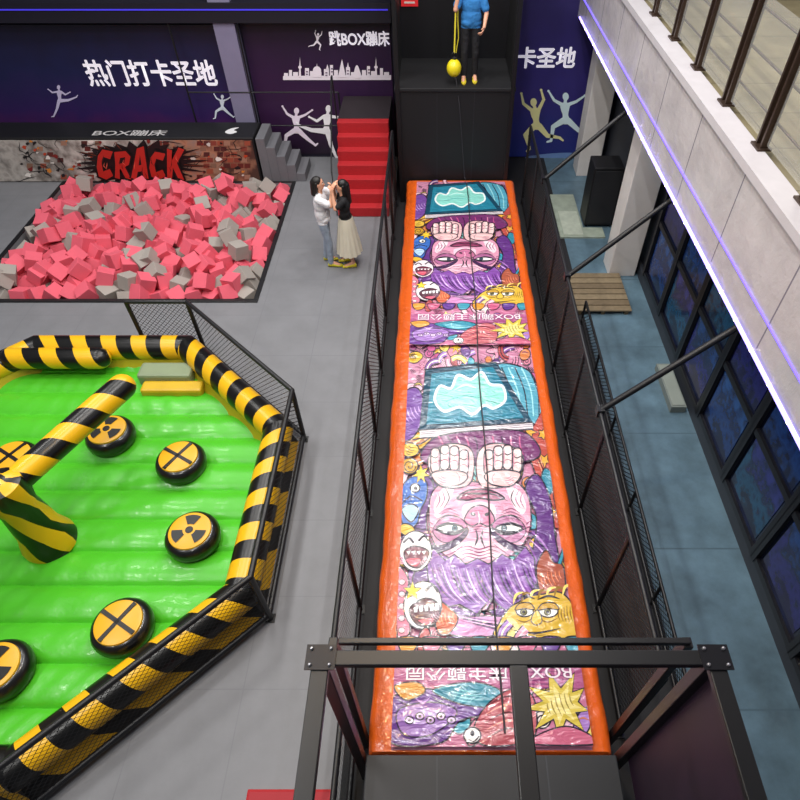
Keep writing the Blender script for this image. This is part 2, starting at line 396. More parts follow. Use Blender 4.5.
# ================================================================== BACK WALL
wm = lambda px, py: ony(px, py, BWY-.06)
def mural(name, label, x0, x1, z0, z1, gm):
    t = thing(name, label, 'mural', ((x0+x1)/2, BWY-.03, z0))
    q = MB(); q.box(x0, x1, BWY-.055, BWY-.005, z0, z1); q.build('board', gm, t)
    return t
WHT = mat('#efecf6', .5, 0, .03, 5, 0, 20, .3)
def heavy(s, org, w_, h_, parent, d=.009):
    # bold weight: the same clean glyphs set four times, slightly apart
    for dx, dz in ((-d, 0), (d, 0), (0, -d), (0, d)):
        text_obj(s, (org[0]+dx, org[1], org[2]+dz), (1,0,0), (0,0,1), w_, h_, WHT, 'lettering', parent, .006+.001*(dx > 0)+.002*(dz > 0), .008)
m1 = mural('wall_mural', 'long navy and violet mural above the graffiti block with large white characters', -10.5, -4.45, .2, 2.75, grad_mat('navy_violet', ['#5a2054', '#301d56', '#171a46', '#120f28']))
a = wm(91, 86); b = wm(212, 60)
heavy('热门打卡圣地', a, b.x-a.x, b.z-a.z, m1)
figure(wm, m1, 222, 108, 16, '#e0e8f4', P_STAR); figure(wm, m1, 60, 100, 18, '#c8c0e0', P_KICK)
m2 = mural('wall_mural', 'dark purple mural with pale city skyline and dancers behind the red stairs', -3.95, -.95, .1, 2.85, grad_mat('plum', ['#1e0d24', '#34153e', '#291138', '#180b24']))
fl = Flat(wm, (0,-1,0), .0005)
SKC = '#efe6f0'; B0 = 77
fl.poly([(283,76),(391,75),(391,80),(283,80)], SKC, False, None)
def bl_(x, w_, h_): fl.poly([(x,B0),(x,B0-h_),(x+w_,B0-h_),(x+w_,B0)], SKC, False, None)
for x, w_, h_ in ((284,4,4),(289,3,7),(293,5,5),(305,4,9),(310,3,6),(324,5,8),(330,3,12),(334,4,7),(346,4,10),(351,3,5),(362,4,7),(367,3,11),(371,5,6),(384,5,5),(380,3,9)): bl_(x, w_, h_)
for x in (300, 376): fl.poly([(x-1.2,B0),(x-.5,B0-13),(x,B0-20),(x+.5,B0-13),(x+1.2,B0)], SKC, False, None); fl.blob(x, B0-10, 1.8, 1.6, SKC, 0, None)
fl.blob(317, B0-6, 4.2, 5, SKC, 0, None); bl_(313, 8.5, 5); fl.poly([(316.5,B0-10),(317,B0-14),(317.5,B0-10)], SKC, False, None)
fl.poly([(338,B0),(341,B0-14),(342,B0-18),(343,B0-14),(346,B0)], SKC, False, None)
fl.poly([(354,B0),(355,B0-9),(357,B0-12),(359,B0-9),(361,B0)], SKC, True, None)
fl.poly([(326,B0-8),(327.5,B0-13),(329,B0-8)], SKC, False, None); fl.poly([(347,B0-10),(348,B0-15),(349,B0-10)], SKC, False, None)
for x, y in ((306,71),(306,73.5),(325.5,72),(325.5,74.5),(331,68),(331,71),(347,70),(347,73),(368,69),(368,72)): fl.poly([(x,y),(x+2,y),(x+2,y+1),(x,y+1)], '#4c2a58', False, None)
fl.build('skyline', m2)
figure(wm, m2, 317, 42, 11, '#f4eef8', P_LEAP)
figure(wm, m2, 326, 130, 30, '#f8f5fb', P_KICK, -1); figure(wm, m2, 296, 130, 27, '#efe0f0', P_STAR)
a = wm(330, 46); b = wm(389, 31)
heavy('跳BOX蹦床', a, b.x-a.x, b.z-a.z, m2, .006)
m3 = mural('wall_mural', 'blue violet banner with yellow and white jumpers right of the black tower', .1, 3.45, .03, 4.2, grad_mat('blue_violet', ['#24307c', '#332a74', '#282058', '#181542']))
a = wm(516, 68); b = wm(577, 47)
wd = (b.x-a.x)
heavy('热门打卡圣地', (b.x-2*wd, a.y, a.z), 2*wd, b.z-a.z, m3)
figure(wm, m3, 537, 126, 34, '#ece8a8', P_LEAP, -1); figure(wm, m3, 565, 120, 33, '#dcf2f6', P_STAR)
fl = Flat(wm, (0,-1,0), .0006)
fl.poly([(526,157),(574,153),(562,166),(538,168)], '#6f8fc4', True, None); fl.build('trampoline_shape', m3)
q = MB(); q.box(-4.42, -4.0, BWY-.3, BWY, 0, 8); struct(q.build('pillar', mat('#7a7590', .6)))
q = MB(); q.box(-10.6, -.9, BWY-.35, BWY, 2.86, 3.2); struct(q.build('trim_2', mat('#0f0d1c', .5)))
q = MB(); q.box(-10.5, -.95, BWY-.37, BWY-.35, 3.08, 3.1); tag(q.build('led_strip', mat('#3a30c0', .4, 0, 0, 5, 0, 20, .8)), 'faint blue LED strip on the dark beam above the murals', 'light strip')
gr = thing('guard_rail', 'black tube guard rail in front of the purple skyline mural', 'railing', (-3.0, 13.45, 0))
for x, hh in ((-5.3, 2.86), (-3.95, 2.86), (-2.1, 1.55)):
    q = MB(); q.path([(x, 13.5, 0), (x, 13.5, hh)], .018); q.build('post', BLK, gr, True)
for z in (1.55, .85):
    q = MB(); q.path([(-5.3, 13.5, z), (-2.1, 13.5, z)], .014); q.build('rail', BLK, gr, True)
# graffiti block
gb = thing('graffiti_block', 'low black topped block with red lettering on cracked graffiti front behind foam pit', 'block', (-6.2, 13.0, 0))
GX0, GX1 = -10.4, -3.86
q = MB(); q.box(GX0, GX1, 12.6, 13.38, 0, .98); q.build('block_body', mat('#0d0d10', .55), gb, bevel=.02)
gm = lambda px, py: ony(px, py, 12.585)
q = MB(); q.box(GX0+.02, GX1-.04, 12.585, 12.6, .02, .93); q.build('graffiti_panel', grad_mat('graffiti_base', ['#4f4844', '#b4aea7', '#6d655f', '#cac4bd', '#7f7670', '#a8765c', '#4a2e26'], 0, .55, 4, .6), gb)
fl = Flat(gm, (0,-1,0), .00006)
random.seed(11)
for r in range(7):
    yy = 141+r*5.6
    for c in range(34):
        xx = 20+c*6.8+(r % 2)*3.4
        pb = .75 if xx > 196 else .2
        if xx < 246 and random.random() < pb: fl.poly([(xx,yy),(xx+6,yy),(xx+6,yy+4.6),(xx,yy+4.6)], random.choice(['#7f3c30','#5f2620','#944a36','#4f2522','#9a7460','#80604e']), False, None)
for i in range(52):
    px = random.uniform(24, 245); py = random.uniform(142, 178); pts = [(px, py)]
    a_ = random.uniform(0, 6.28)
    for k in range(5): a_ += random.uniform(-.9, .9); pts.append((pts[-1][0]+5*cos(a_), min(181, max(139, pts[-1][1]+3*sin(a_)))))
    fl.stroke(pts, random.uniform(.5, 1.2), '#171315', False, False, True)
for i in range(90):
    px = random.uniform(20, 247); py = random.uniform(140, 180); n = random.randint(6, 10); r = random.uniform(.8, 4.2)
    pts = [(px+r*random.uniform(.3, 1.2)*cos(2*pi*k/n), py+r*.7*random.uniform(.3, 1.2)*sin(2*pi*k/n)) for k in range(n)]
    fl.poly(pts, random.choice(['#e6e0d9', '#1c1719', '#b8401f', '#d2812c', '#7a211c', '#cfc8c0', '#241a19', '#14100f']), False, None)
burst = []
for k in range(54):
    a_ = 2*pi*k/54; r = (1.2 if k % 2 else .84)*random.uniform(.86, 1.14); burst.append((140+54*r*cos(a_), min(182, max(139, 163+20*r*sin(a_)))))
fl.poly(burst, '#100c0e', False, None)
for k in range(26):
    a_ = 2*pi*k/26+random.uniform(-.1, .1); fl.stroke([(140+44*cos(a_), 163+15*sin(a_)), (140+68*cos(a_+.05), min(181, max(140, 163+23*sin(a_+.05))))], 1.1, random.choice(['#8f2a1c', '#100c0e', '#c4562a']), False, False, True)
fl.build('graffiti_paint', gb)
# angular painted letters C R A C K
GLY = {'C': ([(1.02,.02),(.84,.3),(.42,.22),(.3,.46),(.4,.76),(.82,.66),(1.04,.92),(.6,1.06),(.12,.94),(-.02,.6),(.06,.18),(.34,-.06)], None),
       'R': ([(-.02,-.04),(.7,-.08),(1.02,.14),(.92,.46),(.66,.56),(1.08,1.06),(.7,1.0),(.4,.64),(.32,.66),(.34,1.04),(.02,.98),(.06,.5)], [(.34,.2),(.68,.16),(.62,.4),(.34,.42)]),
       'A': ([(.3,-.02),(.74,-.1),(1.06,1.04),(.74,.98),(.66,.76),(.36,.78),(.26,1.06),(-.06,.98),(.14,.44)], [(.42,.56),(.5,.2),(.6,.54)]),
       'K': ([(-.02,-.06),(.3,.0),(.28,.38),(.72,-.1),(1.1,-.02),(.62,.46),(1.1,1.08),(.68,.98),(.36,.62),(.3,1.04),(0,.98)], None)}
fl = Flat(lambda px, py: ony(px, py, 12.55), (0,-1,0), .0004)
for k, ch in enumerate('CRACK'):
    xk = 97+k*17.6; yk = (151,153,149,153,150)[k]; hk = (27,25,29,25,28)[k]
    T_ = lambda p: (xk+p[0]*15.6, yk+p[1]*hk)
    out, hole = GLY[ch]
    fl.poly([T_(p) for p in out], '#070505', False, '#070505', 4.0)
    fl.poly([T_(p) for p in out], '#b6251c', False, None)
    if hole: fl.poly([T_(p) for p in hole], '#0b0708', False, None)
    for _ in range(3):
        u = random.uniform(.1, .9); v = random.uniform(.05, .8); fl.stroke([T_((u, v)), T_((u+random.uniform(-.12, .12), v+.12)), T_((u+random.uniform(-.2, .2), v+.25))], .9, random.choice(['#5e110d', '#e0604a']), False, False, True)
fl.build('lettering', gb)
a = onz(91, 136, .985)
text_obj('BOX蹦床', a, (1,0,0), (0,1,0), 1.55, .28, mat('#b9b6b6', .5), 'lettering', gb, .004)
fl = Flat(lambda px, py: onz(px, py, .982), (0,0,1), .0006); fl.poly([(225,132),(231,128.5),(239,127.5),(234,130),(237,132),(230,134)], '#d8d8da', True, None); fl.build('emblem', gb)
# grey steps
st = thing('grey_steps', 'grey concrete style steps climbing left beside the graffiti block', 'steps', (-3.4, 13.0, 0))
for i in range(5):
    q = MB(); q.box(-2.9-.185*(i+1), -2.9-.185*i, 12.62, 13.38, 0, .19*(i+1)); q.build('step', mat('#66666b', .6), st, bevel=.008)
# red stairs
rs = thing('red_stairs', 'bright red carpeted stairs against the left side of black tower', 'stairs', (-1.5, 11.9, 0))
RED = mat('#a8141d', .75, 0, .12, 20, .15, 90)
for i in range(7):
    q = MB(); q.box(-2.02, -.98, 11.15+.2*i, 11.15+.2*(i+1), 0, .2*(i+1)); q.build('step', RED, rs, bevel=.012)
q = MB(); q.box(-2.02, -.98, 12.55, 13.7, 0, 1.4); q.build('landing', mat('#231a20', .7), rs)
q = MB(); q.path([(-2.05, 11.2, 0), (-2.05, 11.2, .95), (-2.05, 12.5, 2.2), (-2.05, 12.6, 2.2), (-2.05, 12.6, 0)], .015); q.build('handrail', BLK, rs, True)
# ================================================================== BLACK TOWER
TY = 11.76; DZ = 2.28; TX0, TX1 = -.77, 1.44
tw = thing('launch_tower', 'tall matte black launch tower at the far end of the cushion', 'tower', (.4, 12.5, 0))
MB_ = mat('#08080c', .6, 0, .25, 3)
q = MB(); q.box(TX0, TX1, TY, 13.35, 0, DZ-.06); q.build('base_panel', MB_, tw, bevel=.01)
q = MB(); q.box(TX0-.02, TX1+.02, TY-.03, 13.35, DZ-.06, DZ); q.build('deck', mat('#0f0f13', .65), tw, bevel=.01)
q = MB(); q.box(TX0, TX1, 13.3, 13.38, DZ, 5.2); q.build('back_panel', mat('#0a0a10', .5), tw)
for x in (TX0, TX1-.06):
    q = MB(); q.box(x, x+.06, TY+.3, 13.35, DZ, 5.2); q.build('side_panel', MB_, tw)
for x in (TX0+.04, TX1-.04):
    q = MB(); q.box(x-.04, x+.04, TY-.04, TY+.04, 0, 5.2); q.build('corner_post', STEEL, tw, bevel=.006)
q = MB(); q.bar((TX0, 12.05, 5.15), (TX1, 12.05, 5.15), .14, .14); q.build('top_beam', STEEL, tw)
for x in (.0, .7):
    q = MB(); q.box(x-.008, x+.008, TY-.006, TY, .5, DZ-.08); q.build('panel_seam', mat('#1a1a20', .5), tw)
q = MB(); q.box(-.68, -.36, 13.27, 13.3, 3.19, 3.5); q.box(-.62, -.42, 13.262, 13.27, 3.24, 3.27, 1); tag(q.build('red_sign', [mat('#d0252a', .5, 0, .1, 5, 0, 20, .3), mat('#e8d8d0', .5)]), 'small red sign on the black back panel of the tower', 'sign')
YEL = mat('#e3d020', .35, 0, .06, 5, 0, 20, 0)
bp = ony(454, 68, 11.95)
bl = thing('hanging_ball', 'yellow ball hanging from a thin yellow strap at the tower edge', 'ball', bp)
q = MB(); q.sphere(bp, .135, .135, .15, 24, 16); q.build('ball', YEL, bl, True)
q = MB(); q.lathe(bp+Vector((0,0,.13)), [(.03,0),(.035,.03),(.02,.06)], 14); q.path([bp+Vector((.05*cos(a), 0, .21+.05*sin(a))) for a in [2*pi*k/12 for k in range(13)]], .008, 6); q.build('ring', mat('#2a2a2c', .4, .5), bl, True)
q = MB(); q.bar(bp+Vector((0,0,.25)), (bp.x+.03, 11.99, 5.08), .026, .01); q.build('strap', mat('#d6c830', .6), bl)
q = MB(); q.path([bp+Vector((.03,0,.25)), bp+Vector((.07,.01,.5)), bp+Vector((.05,.03,.8)), (bp.x+.05, 11.99, 5.08)], .009, 6); q.build('cord', mat('#c2b428', .6), bl, True)
# ================================================================== AIR CUSHION
ZC = .5; CX0, CX1, CY0, CY1 = -.62, 1.58, 1.3, 11.72
cu = thing('air_cushion', 'long glossy inflated landing cushion with orange border and cartoon graffiti print', 'inflatable', ((CX0+CX1)/2, 6.5, 0))
ORG = mat('#dd5f18', .28, 0, .12, 5, .5, 6, 0, .4)
prof = []
nseg = 8
for a0, cxx, czz, r in ((180, CX0+.1, ZC-.1, .1), (90, CX1-.1, ZC-.1, .1)):
    for k in range(nseg+1):
        a = radians(a0-90*k/nseg); prof.append((cxx+r*cos(a), czz+r*sin(a)))
prof = [(CX0+.03, .0), (CX0, .12)]+prof+[(CX1, .12), (CX1-.03, 0)]
q = MB(); rows = []
ys = [CY0, CY0+.03]+[CY0+.05+(CY1-CY0-.1)*k/160 for k in range(161)]+[CY1-.02, CY1]
for i, y in enumerate(ys):
    sc = .9 if i in (0, len(ys)-1) else 1
    wv = .006*sin(y*5)+.004*sin(y*13)
    rows.append([(x+(wv if x > .5 else -wv), y, (z*sc if z > .2 else z)) for x, z in prof])
b = q.grid(rows); q.cap(b, len(prof), 0, True); q.cap(b+len(prof)*(len(rows)-1), len(prof))
q.build('cushion_body', ORG, cu, True)
AX0, AX1, AY0, AY1 = CX0+.21, CX1-.19, CY0+.04, CY1-.07
def pm(px, py):
    p = onz(px, py, ZC+.004); p.x = AX0+(min(1.54, max(-.36, p.x))+.36)/1.9*(AX1-AX0); p.y = max(AY0, min(AY1, p.y)); return p
def pxof(X, py):
    d = ray(PX, py); return PX+X*FPX/((H-ZC)/-d.z)
fl = Flat(pm, (0,0,1), .000035, .3, .62, 1.0, True)
fl.ci('#bf7f9c')
for i in range(40):
    ya = AY0+(AY1-AY0)*i/40; yb = AY0+(AY1-AY0)*(i+1)/40
    fl.mb.face([(AX0,ya,ZC+.003),(AX1,ya,ZC+.003),(AX1,yb,ZC+.003),(AX0,yb,ZC+.003)], 0)
PER = Vector((0, 5.29, 0))
PAL = ['#cf84a2', '#b8588a', '#dfaebb', '#7a4796', '#a077bd', '#5a3478', '#3792a8', '#7cc6c6', '#d8a930', '#e2c866', '#c87844', '#ab4a4e', '#e6d8d0', '#c87f92', '#8e3f74', '#d99ab0', '#e0b6c6', '#9c6fb4']
random.seed(5)
def doodles(ya, yb, n, sc=1.0):
    for i in range(n):
        py = random.uniform(ya, yb); px = pxof(random.uniform(-.36, 1.54), py); k = random.random(); c = random.choice(PAL); s = sc*(.55+.75*(py-340)/400)
        if k < .25: fl.blob(px, py, random.uniform(7,15)*s, random.uniform(4,10)*s, c, random.uniform(0,180), INK, 1.3*s); fl.stroke([(px-5*s,py-2*s),(px,py-4*s),(px+5*s,py-2*s)], 1.3*s, random.choice(PAL+['#f4ecec']), True, False, True)
        elif k < .45:
            a = random.uniform(0, 6.28); L = random.uniform(12, 30)*s; pts = [(px+L*t*cos(a+.9*t), py+L*t*sin(a+.9*t)) for t in (0, .33, .66, 1)]
            fl.stroke(pts, 9.5*s, INK); fl.stroke(pts, 7*s, c); fl.stroke(pts, 1.6*s, random.choice(['#f0d9df', '#f3e6c0', INK]))
        elif k < .55: fl.star(px, py, random.uniform(6,12)*s, random.uniform(2.5,5)*s, random.randint(5,9), random.choice(['#dcb83a', '#e3cf70', '#cf7a48', '#d98aa6']), random.random()*3, INK, 1, 1.2*s)
        elif k < .68: fl.blob(px, py, 7*s, 7*s, c, 0, INK, 1.3*s); fl.swirl(px, py, 6*s, INK, 1.1*s, 1.5, random.random()*6)
        elif k < .8:
            n2 = random.randint(5, 8); pts = [(px+random.uniform(7,14)*s*cos(2*pi*j/n2), py+random.uniform(6,12)*s*sin(2*pi*j/n2)) for j in range(n2)]
            fl.poly(pts, c, True, INK, 1.3*s); fl.hatch(px, py, random.uniform(0,180), 4, 2.4*s, 10*s, INK, .8*s)
        else: fl.hatch(px, py, random.uniform(0,180), random.randint(4,7), 2.6*s, random.uniform(10,20)*s, INK if random.random() < .7 else '#f1e2e6', 1.0*s)
fl.offs = [Vector((0,0,0))]
doodles(343, 368, 60, 1.15)
fl.offs = [Vector((0,0,0)), PER]
doodles(370, 640, 190, 1.05)
# tentacles upper right
fl.poly([(506,366),(538,372),(552,398),(556,424),(530,420),(512,392)], '#4f9ab0')
for k in range(5): fl.stroke([(510+k*7,369),(520+k*7,392),(526+k*6,418)], 1.3, [INK, '#9ad4da'][k % 2])
for i in range(7): fl.blob(421+i*4, 446-i*7.5, 18, 6.5, ['#cf9526', '#9c5a24'][i % 2], -28)
for i in range(7): fl.stroke([(409+i*4,450-i*7.5),(421+i*4,443-i*7.5),(433+i*4,438-i*7.5)], 1, '#f0d27a')
fl.poly([(406,398),(422,390),(430,412),(420,436),(407,440)], '#6d4390'); fl.hatch(416, 416, 60, 6, 4, 16, '#b592d0', 1.3)
# russet mane with spikes
fl.poly([(528,430),(538,416),(544,428),(558,414),(556,438),(572,440),(564,464),(578,478),(566,500),(578,530),(562,528),(562,546),(552,520),(546,474)], '#b0483c', False)
for a in ((540,434,8),(556,462,8),(556,492,8),(564,514,7),(554,436,6)): fl.star(a[0], a[1], a[2], 3.4, 5, '#dda23a', a[0]*.1)
for k in range(6): fl.stroke([(534+k*5,432+k*10),(548+k*3,446+k*12),(552+k*3,466+k*11)], 1.6, ['#5c141a', '#e8976c'][k % 2], True, False, True)
fl.poly([(556,470),(568,480),(562,496),(552,488)], '#2c7f95'); fl.poly([(562,440),(574,452),(568,470)], '#d28a44')
# book held up
fl.poly([(424,432),(430,371),(504,364),(543,424)], '#0c3f56', False)
fl.poly([(431,427),(436,375),(501,368),(534,420)], '#1f7890', False, '#0a2c3e', 1)
for k in range(6): fl.stroke([(434+k*17,427-k),(438+k*13,400),(440+k*11,374-k)], .7, '#3592a6', True, False, True)
fl.poly([(424,432),(543,424),(544,431),(425,440)], '#d9d0d4', False)
for k in range(3): fl.stroke([(426,434+k*2),(543,426+k*2)], .6, '#6f6474', False)
fl.poly([(440,402),(445,388),(457,390),(464,377),(478,381),(489,374),(498,386),(511,388),(514,402),(502,410),(492,407),(480,416),(466,409),(450,413)], '#84ccc0', True, '#eef7f4', 2.6)
fl.stroke([(450,404),(470,398),(492,400)], 1.4, '#4fa8a4', True, False, True); fl.stroke([(460,392),(472,387),(484,390)], 2, '#c9f2ea', True, False, True)
# hair mass behind the face
fl.poly([(430,478),(440,490),(432,520),(438,556),(446,584),(462,606),(500,612),(530,594),(542,560),(548,520),(536,490),(548,476),(562,500),(568,540),(572,566),(562,572),(568,590),(552,594),(548,612),(530,606),(514,622),(494,612),(474,624),(458,610),(440,614),(434,594),(418,584),(424,560),(414,536),(418,500)], '#5c2e78')
for k in range(30):
    a = pi*k/29; rr = 1+.06*(k % 3)
    fl.stroke([(490+52*cos(a), 532+40*sin(a)), (490+63*rr*cos(a+.1), 536+58*rr*sin(a+.1)), (492+72*rr*cos(a+.22), 538+74*rr*sin(a+.22))], 1.9, ['#a56cba', '#2c1240', '#c9a0d8', '#8650a0'][k % 4], True, False, True)
# creased scowling face below the hands
fl.poly([(435,508),(441,490),(460,481),(487,484),(514,481),(534,490),(542,512),(538,540),(516,560),(487,566),(457,560),(438,540)], '#d090aa')
fl.poly([(440,506),(448,491),(460,489),(458,500),(450,510),(442,516)], '#f2d6de', True, None)
fl.poly([(516,489),(530,493),(537,508),(533,516),(524,508)], '#f2d6de', True, None)
fl.poly([(458,548),(487,542),(518,548),(506,560),(470,560)], '#e9bccb', True, None)
fl.poly([(470,508),(488,504),(504,508),(501,524),(475,524)], '#eac0ce', True, None)
# pursed mouth
fl.poly([(464,500),(474,493),(488,491),(502,493),(514,500),(502,502),(488,500),(474,502)], '#8f3c60', True, INK, 1.8)
fl.stroke([(460,503),(474,496),(488,495.5),(502,496),(518,503)], 2.2, INK, True, False, True); fl.stroke([(474,488),(488,486.5),(502,488)], 1.4, '#8a3f68', True, False, True)
for sx, cx in ((1, 456), (-1, 521)):
    for k in range(3): fl.stroke([(cx-4*sx-k*4*sx,490+k*2),(cx-k*5*sx,500+k*1),(cx-6*sx-k*4*sx,510)], 1.4, [INK, '#8a3f68', '#8a3f68'][k], True, False, True)
# nose with flared nostrils
fl.poly([(472,522),(478,511),(488,507),(498,511),(504,522),(497,528),(488,525),(480,528)], '#bf6f92', True, INK, 1.5)
fl.blob(481, 516, 3, 1.8, INK, 20, None); fl.blob(496, 516, 3, 1.8, INK, -20, None); fl.stroke([(486,512),(488,520),(487,527)], 1.2, '#f0c8d6', True, False, True)
for k in range(3): fl.stroke([(478-k,530+k*2.4),(488,528+k*2.6),(498+k,530+k*2.4)], 1, '#7d3a60', True, False, True)
for sx, cx in ((1, 457), (-1, 519)):
    # squinting eye: narrow slit between heavy lids, creases all round
    fl.poly([(cx-18*sx,533),(cx-9*sx,520),(cx+7*sx,518),(cx+18*sx,528),(cx+11*sx,541),(cx-7*sx,544)], '#a8658f', True, INK, 1.0)
    fl.poly([(cx-14*sx,530),(cx-3*sx,526.5),(cx+8*sx,527),(cx+14*sx,530.5),(cx+5*sx,533),(cx-6*sx,533.2)], '#f3efe9', True, INK, 1.5)
    fl.blob(cx+5*sx, 530, 3.0, 2.9, '#3f5f6a', 0, INK, .9); fl.blob(cx+5*sx, 530, 1.4, 1.4, INK, 0, None)
    fl.stroke([(cx-17*sx,530.5),(cx-4*sx,534.8),(cx+9*sx,534.4),(cx+18*sx,529)], 4.2, INK, True, False, True)
    fl.stroke([(cx-16*sx,529),(cx-2*sx,525),(cx+14*sx,528)], 2.4, INK, True, False, True)
    for k in range(4): fl.stroke([(cx-15*sx+k*sx,524-k*3.0),(cx-2*sx,520-k*3.2),(cx+12*sx-k*sx,523-k*2.8)], 1.2, ['#7d3a60', INK][k == 1], True, False, True)
    for k in range(5): fl.stroke([(cx-18*sx,526+k*4),(cx-24*sx,522+k*5.5)], 1.2, '#7d3a60', False)
    fl.poly([(cx-19*sx,549),(cx-5*sx,546),(cx+10*sx,538),(cx+19*sx,530),(cx+17*sx,538),(cx+4*sx,549),(cx-12*sx,554)], '#3a1848', True, INK, 1)
    fl.stroke([(cx-14*sx,557),(cx,556),(cx+16*sx,546)], 1.5, '#7d3a60', True, False, True)
for k in range(4): fl.stroke([(464+k*2,551+k*3.4),(476,548+k*3.4),(488,551+k*3.2),(500,548+k*3.4),(512-k*2,551+k*3.4)], 1.4, '#8a3f68', True, False, True)
fl.stroke([(484,531),(486,540),(482,550)], 2.4, INK, True, False, True); fl.stroke([(492,531),(490,540),(494,550)], 2.4, INK, True, False, True)
# long swept purple fringe
fl.poly([(432,562),(440,550),(452,562),(462,556),(474,566),(486,560),(498,566),(512,556),(524,562),(536,548),(546,560),(548,586),(536,606),(516,612),(500,600),(486,616),(468,606),(450,610),(436,590)], '#7b449a', False)
for k in range(26):
    x = 436+k*4.2; y = 564+5*sin(pi*k/25)
    fl.stroke([(x,y),(x+5,y+14),(x+13,y+28),(x+24,y+38)], 2.0, ['#3a1a52', '#b58acb', '#552a70', '#d6b4e2', '#9a62b2', '#2c1240'][k % 6], True, False, True)
# sleeves and clenched pale pink hands
fl.poly([(440,440),(500,432),(538,436),(544,462),(434,466)], '#6c2a62')
for k in range(10): fl.stroke([(444+k*9.5,438),(449+k*9,447),(446+k*9.7,457)], 1.4, ['#b84f80', '#35143a', '#d98aa8'][k % 3])
fl.poly([(436,456),(454,446),(476,449),(482,464),(476,487),(446,488),(434,470)], '#d9aeb0')
fl.poly([(484,464),(492,448),(514,446),(532,456),(532,472),(520,487),(490,488)], '#d9aeb0')
for sx, x0_ in ((1, 441), (-1, 527)):
    for k in range(4):
        hx = x0_+k*10*sx; yk = (458, 455, 456, 460)[k]
        fl.poly([(hx-4.8,yk+2),(hx-4.2,yk-6),(hx,yk-8),(hx+4.2,yk-6),(hx+5,yk+4),(hx+4.3,yk+14),(hx,yk+17),(hx-4.3,yk+14)], '#e8c2c0', True, INK, 1.6)
        fl.poly([(hx-2.6*sx,yk-5),(hx-3*sx,yk+8),(hx-1*sx,yk+12),(hx-.4*sx,yk-4)], '#f6e2df', True, None)
        fl.stroke([(hx-4,yk),(hx,yk+2),(hx+4,yk)], 1.2); fl.stroke([(hx-4,yk+8),(hx,yk+6.4),(hx+4,yk+8)], 1, '#8d5668'); fl.stroke([(hx+3*sx,yk-4),(hx+4*sx,yk+4),(hx+3*sx,yk+12)], 1.8, '#c07f92', True, False, True)
    fl.poly([(x0_-4*sx,476),(x0_+12*sx,472),(x0_+30*sx,474),(x0_+34*sx,480),(x0_+25*sx,487),(x0_+6*sx,488)], '#e2b8b8', True, INK, 1.6)
    fl.stroke([(x0_+22*sx,474),(x0_+26*sx,480),(x0_+24*sx,486)], 1, '#8d6674', True, False, True); fl.hatch(x0_+8*sx, 482, 20*sx, 4, 2.2, 14, '#a8687e', 1)
# blue swimmer at left
fl.poly([(402,506),(408,486),(420,478),(432,484),(432,500),(426,512),(422,526),(410,530)], '#3364b2')
fl.poly([(406,512),(416,506),(424,512),(416,524)], '#a9c8e6'); fl.blob(420,490,5,4.2,'#fbfbf6'); fl.blob(420.6,490.4,1.9,1.9,INK,0,None); fl.hatch(411, 500, 100, 5, 3, 12, '#16305e', 1)
fl.stroke([(406,506),(416,498),(428,503)], 1.4)
fl.star(426, 476, 10, 4.6, 7, '#e2ba34', .2)
fl.blob(414, 468, 9, 8, '#bf9028'); fl.swirl(414, 468, 7); fl.blob(414, 452, 10, 7, '#d6ae40'); fl.hatch(414, 452, 20, 4, 2.4, 12); fl.blob(412, 532, 9, 6, '#d8a832', 20)
# laughing round heads
fl.blob(421, 553, 17, 20, '#e9dade'); fl.poly([(409,554),(420,548),(435,554),(426,569),(414,567)], '#67203a'); fl.poly([(412,561),(426,561),(422,568),(415,566)], '#d85c70', True, None)
for k in range(4): fl.poly([(411+k*5.4,553.5),(416+k*5.4,552.5),(414+k*5.4,557)], '#ffffff', False, INK, .5)
fl.stroke([(408,545),(414,540),(419,545)], 2.2); fl.stroke([(424,543),(430,538),(435,543)], 2.2); fl.hatch(433, 562, 60, 6, 2.4, 10, '#a8788c', 1); fl.swirl(406, 562, 4, '#d58aa0', 1.4)
fl.poly([(402,572),(414,582),(410,604),(416,632),(403,640)], '#cf708a')
for k in range(5): fl.blob(407, 584+k*12, 3.4, 3, '#f0c4cc', 0, INK, .8)
fl.poly([(446,616),(476,618),(510,618),(530,624),(500,638),(462,637),(448,626)], '#c280b2')
for k in range(7): fl.stroke([(452+k*5,614+k*2),(480+k*5,620+k*2),(508+k*3,623+k*2.2)], 1.6, ['#582668','#e6b8dc', INK][k % 3], True, False, True)
fl.poly([(442,602),(460,612),(466,622),(456,636),(444,632)], '#c05a38'); fl.hatch(454, 620, 80, 5, 4, 16, '#f0a070', 1.2)
fl.blob(429, 607, 20, 24, '#eadfe2', 8); fl.poly([(415,611),(432,600),(447,608),(442,625),(424,627)], '#4f1830')
for k in range(5): fl.poly([(419+k*5.6,609.5-k*1),(424+k*5.6,607.5-k*.8),(423.6+k*5.6,614-k*.5),(420+k*5.6,614.5-k*.5)], '#ffffff', False, INK, .6)
fl.poly([(424,622),(441,620),(435,627)], '#e0627a', True, INK, .7)
fl.star(418, 593, 10, 4.5, 5, '#e6c638', -.3); fl.stroke([(432,593),(439,587),(445,594)], 2.6); fl.hatch(442, 619, 50, 6, 2.4, 12, '#a8788c', 1)
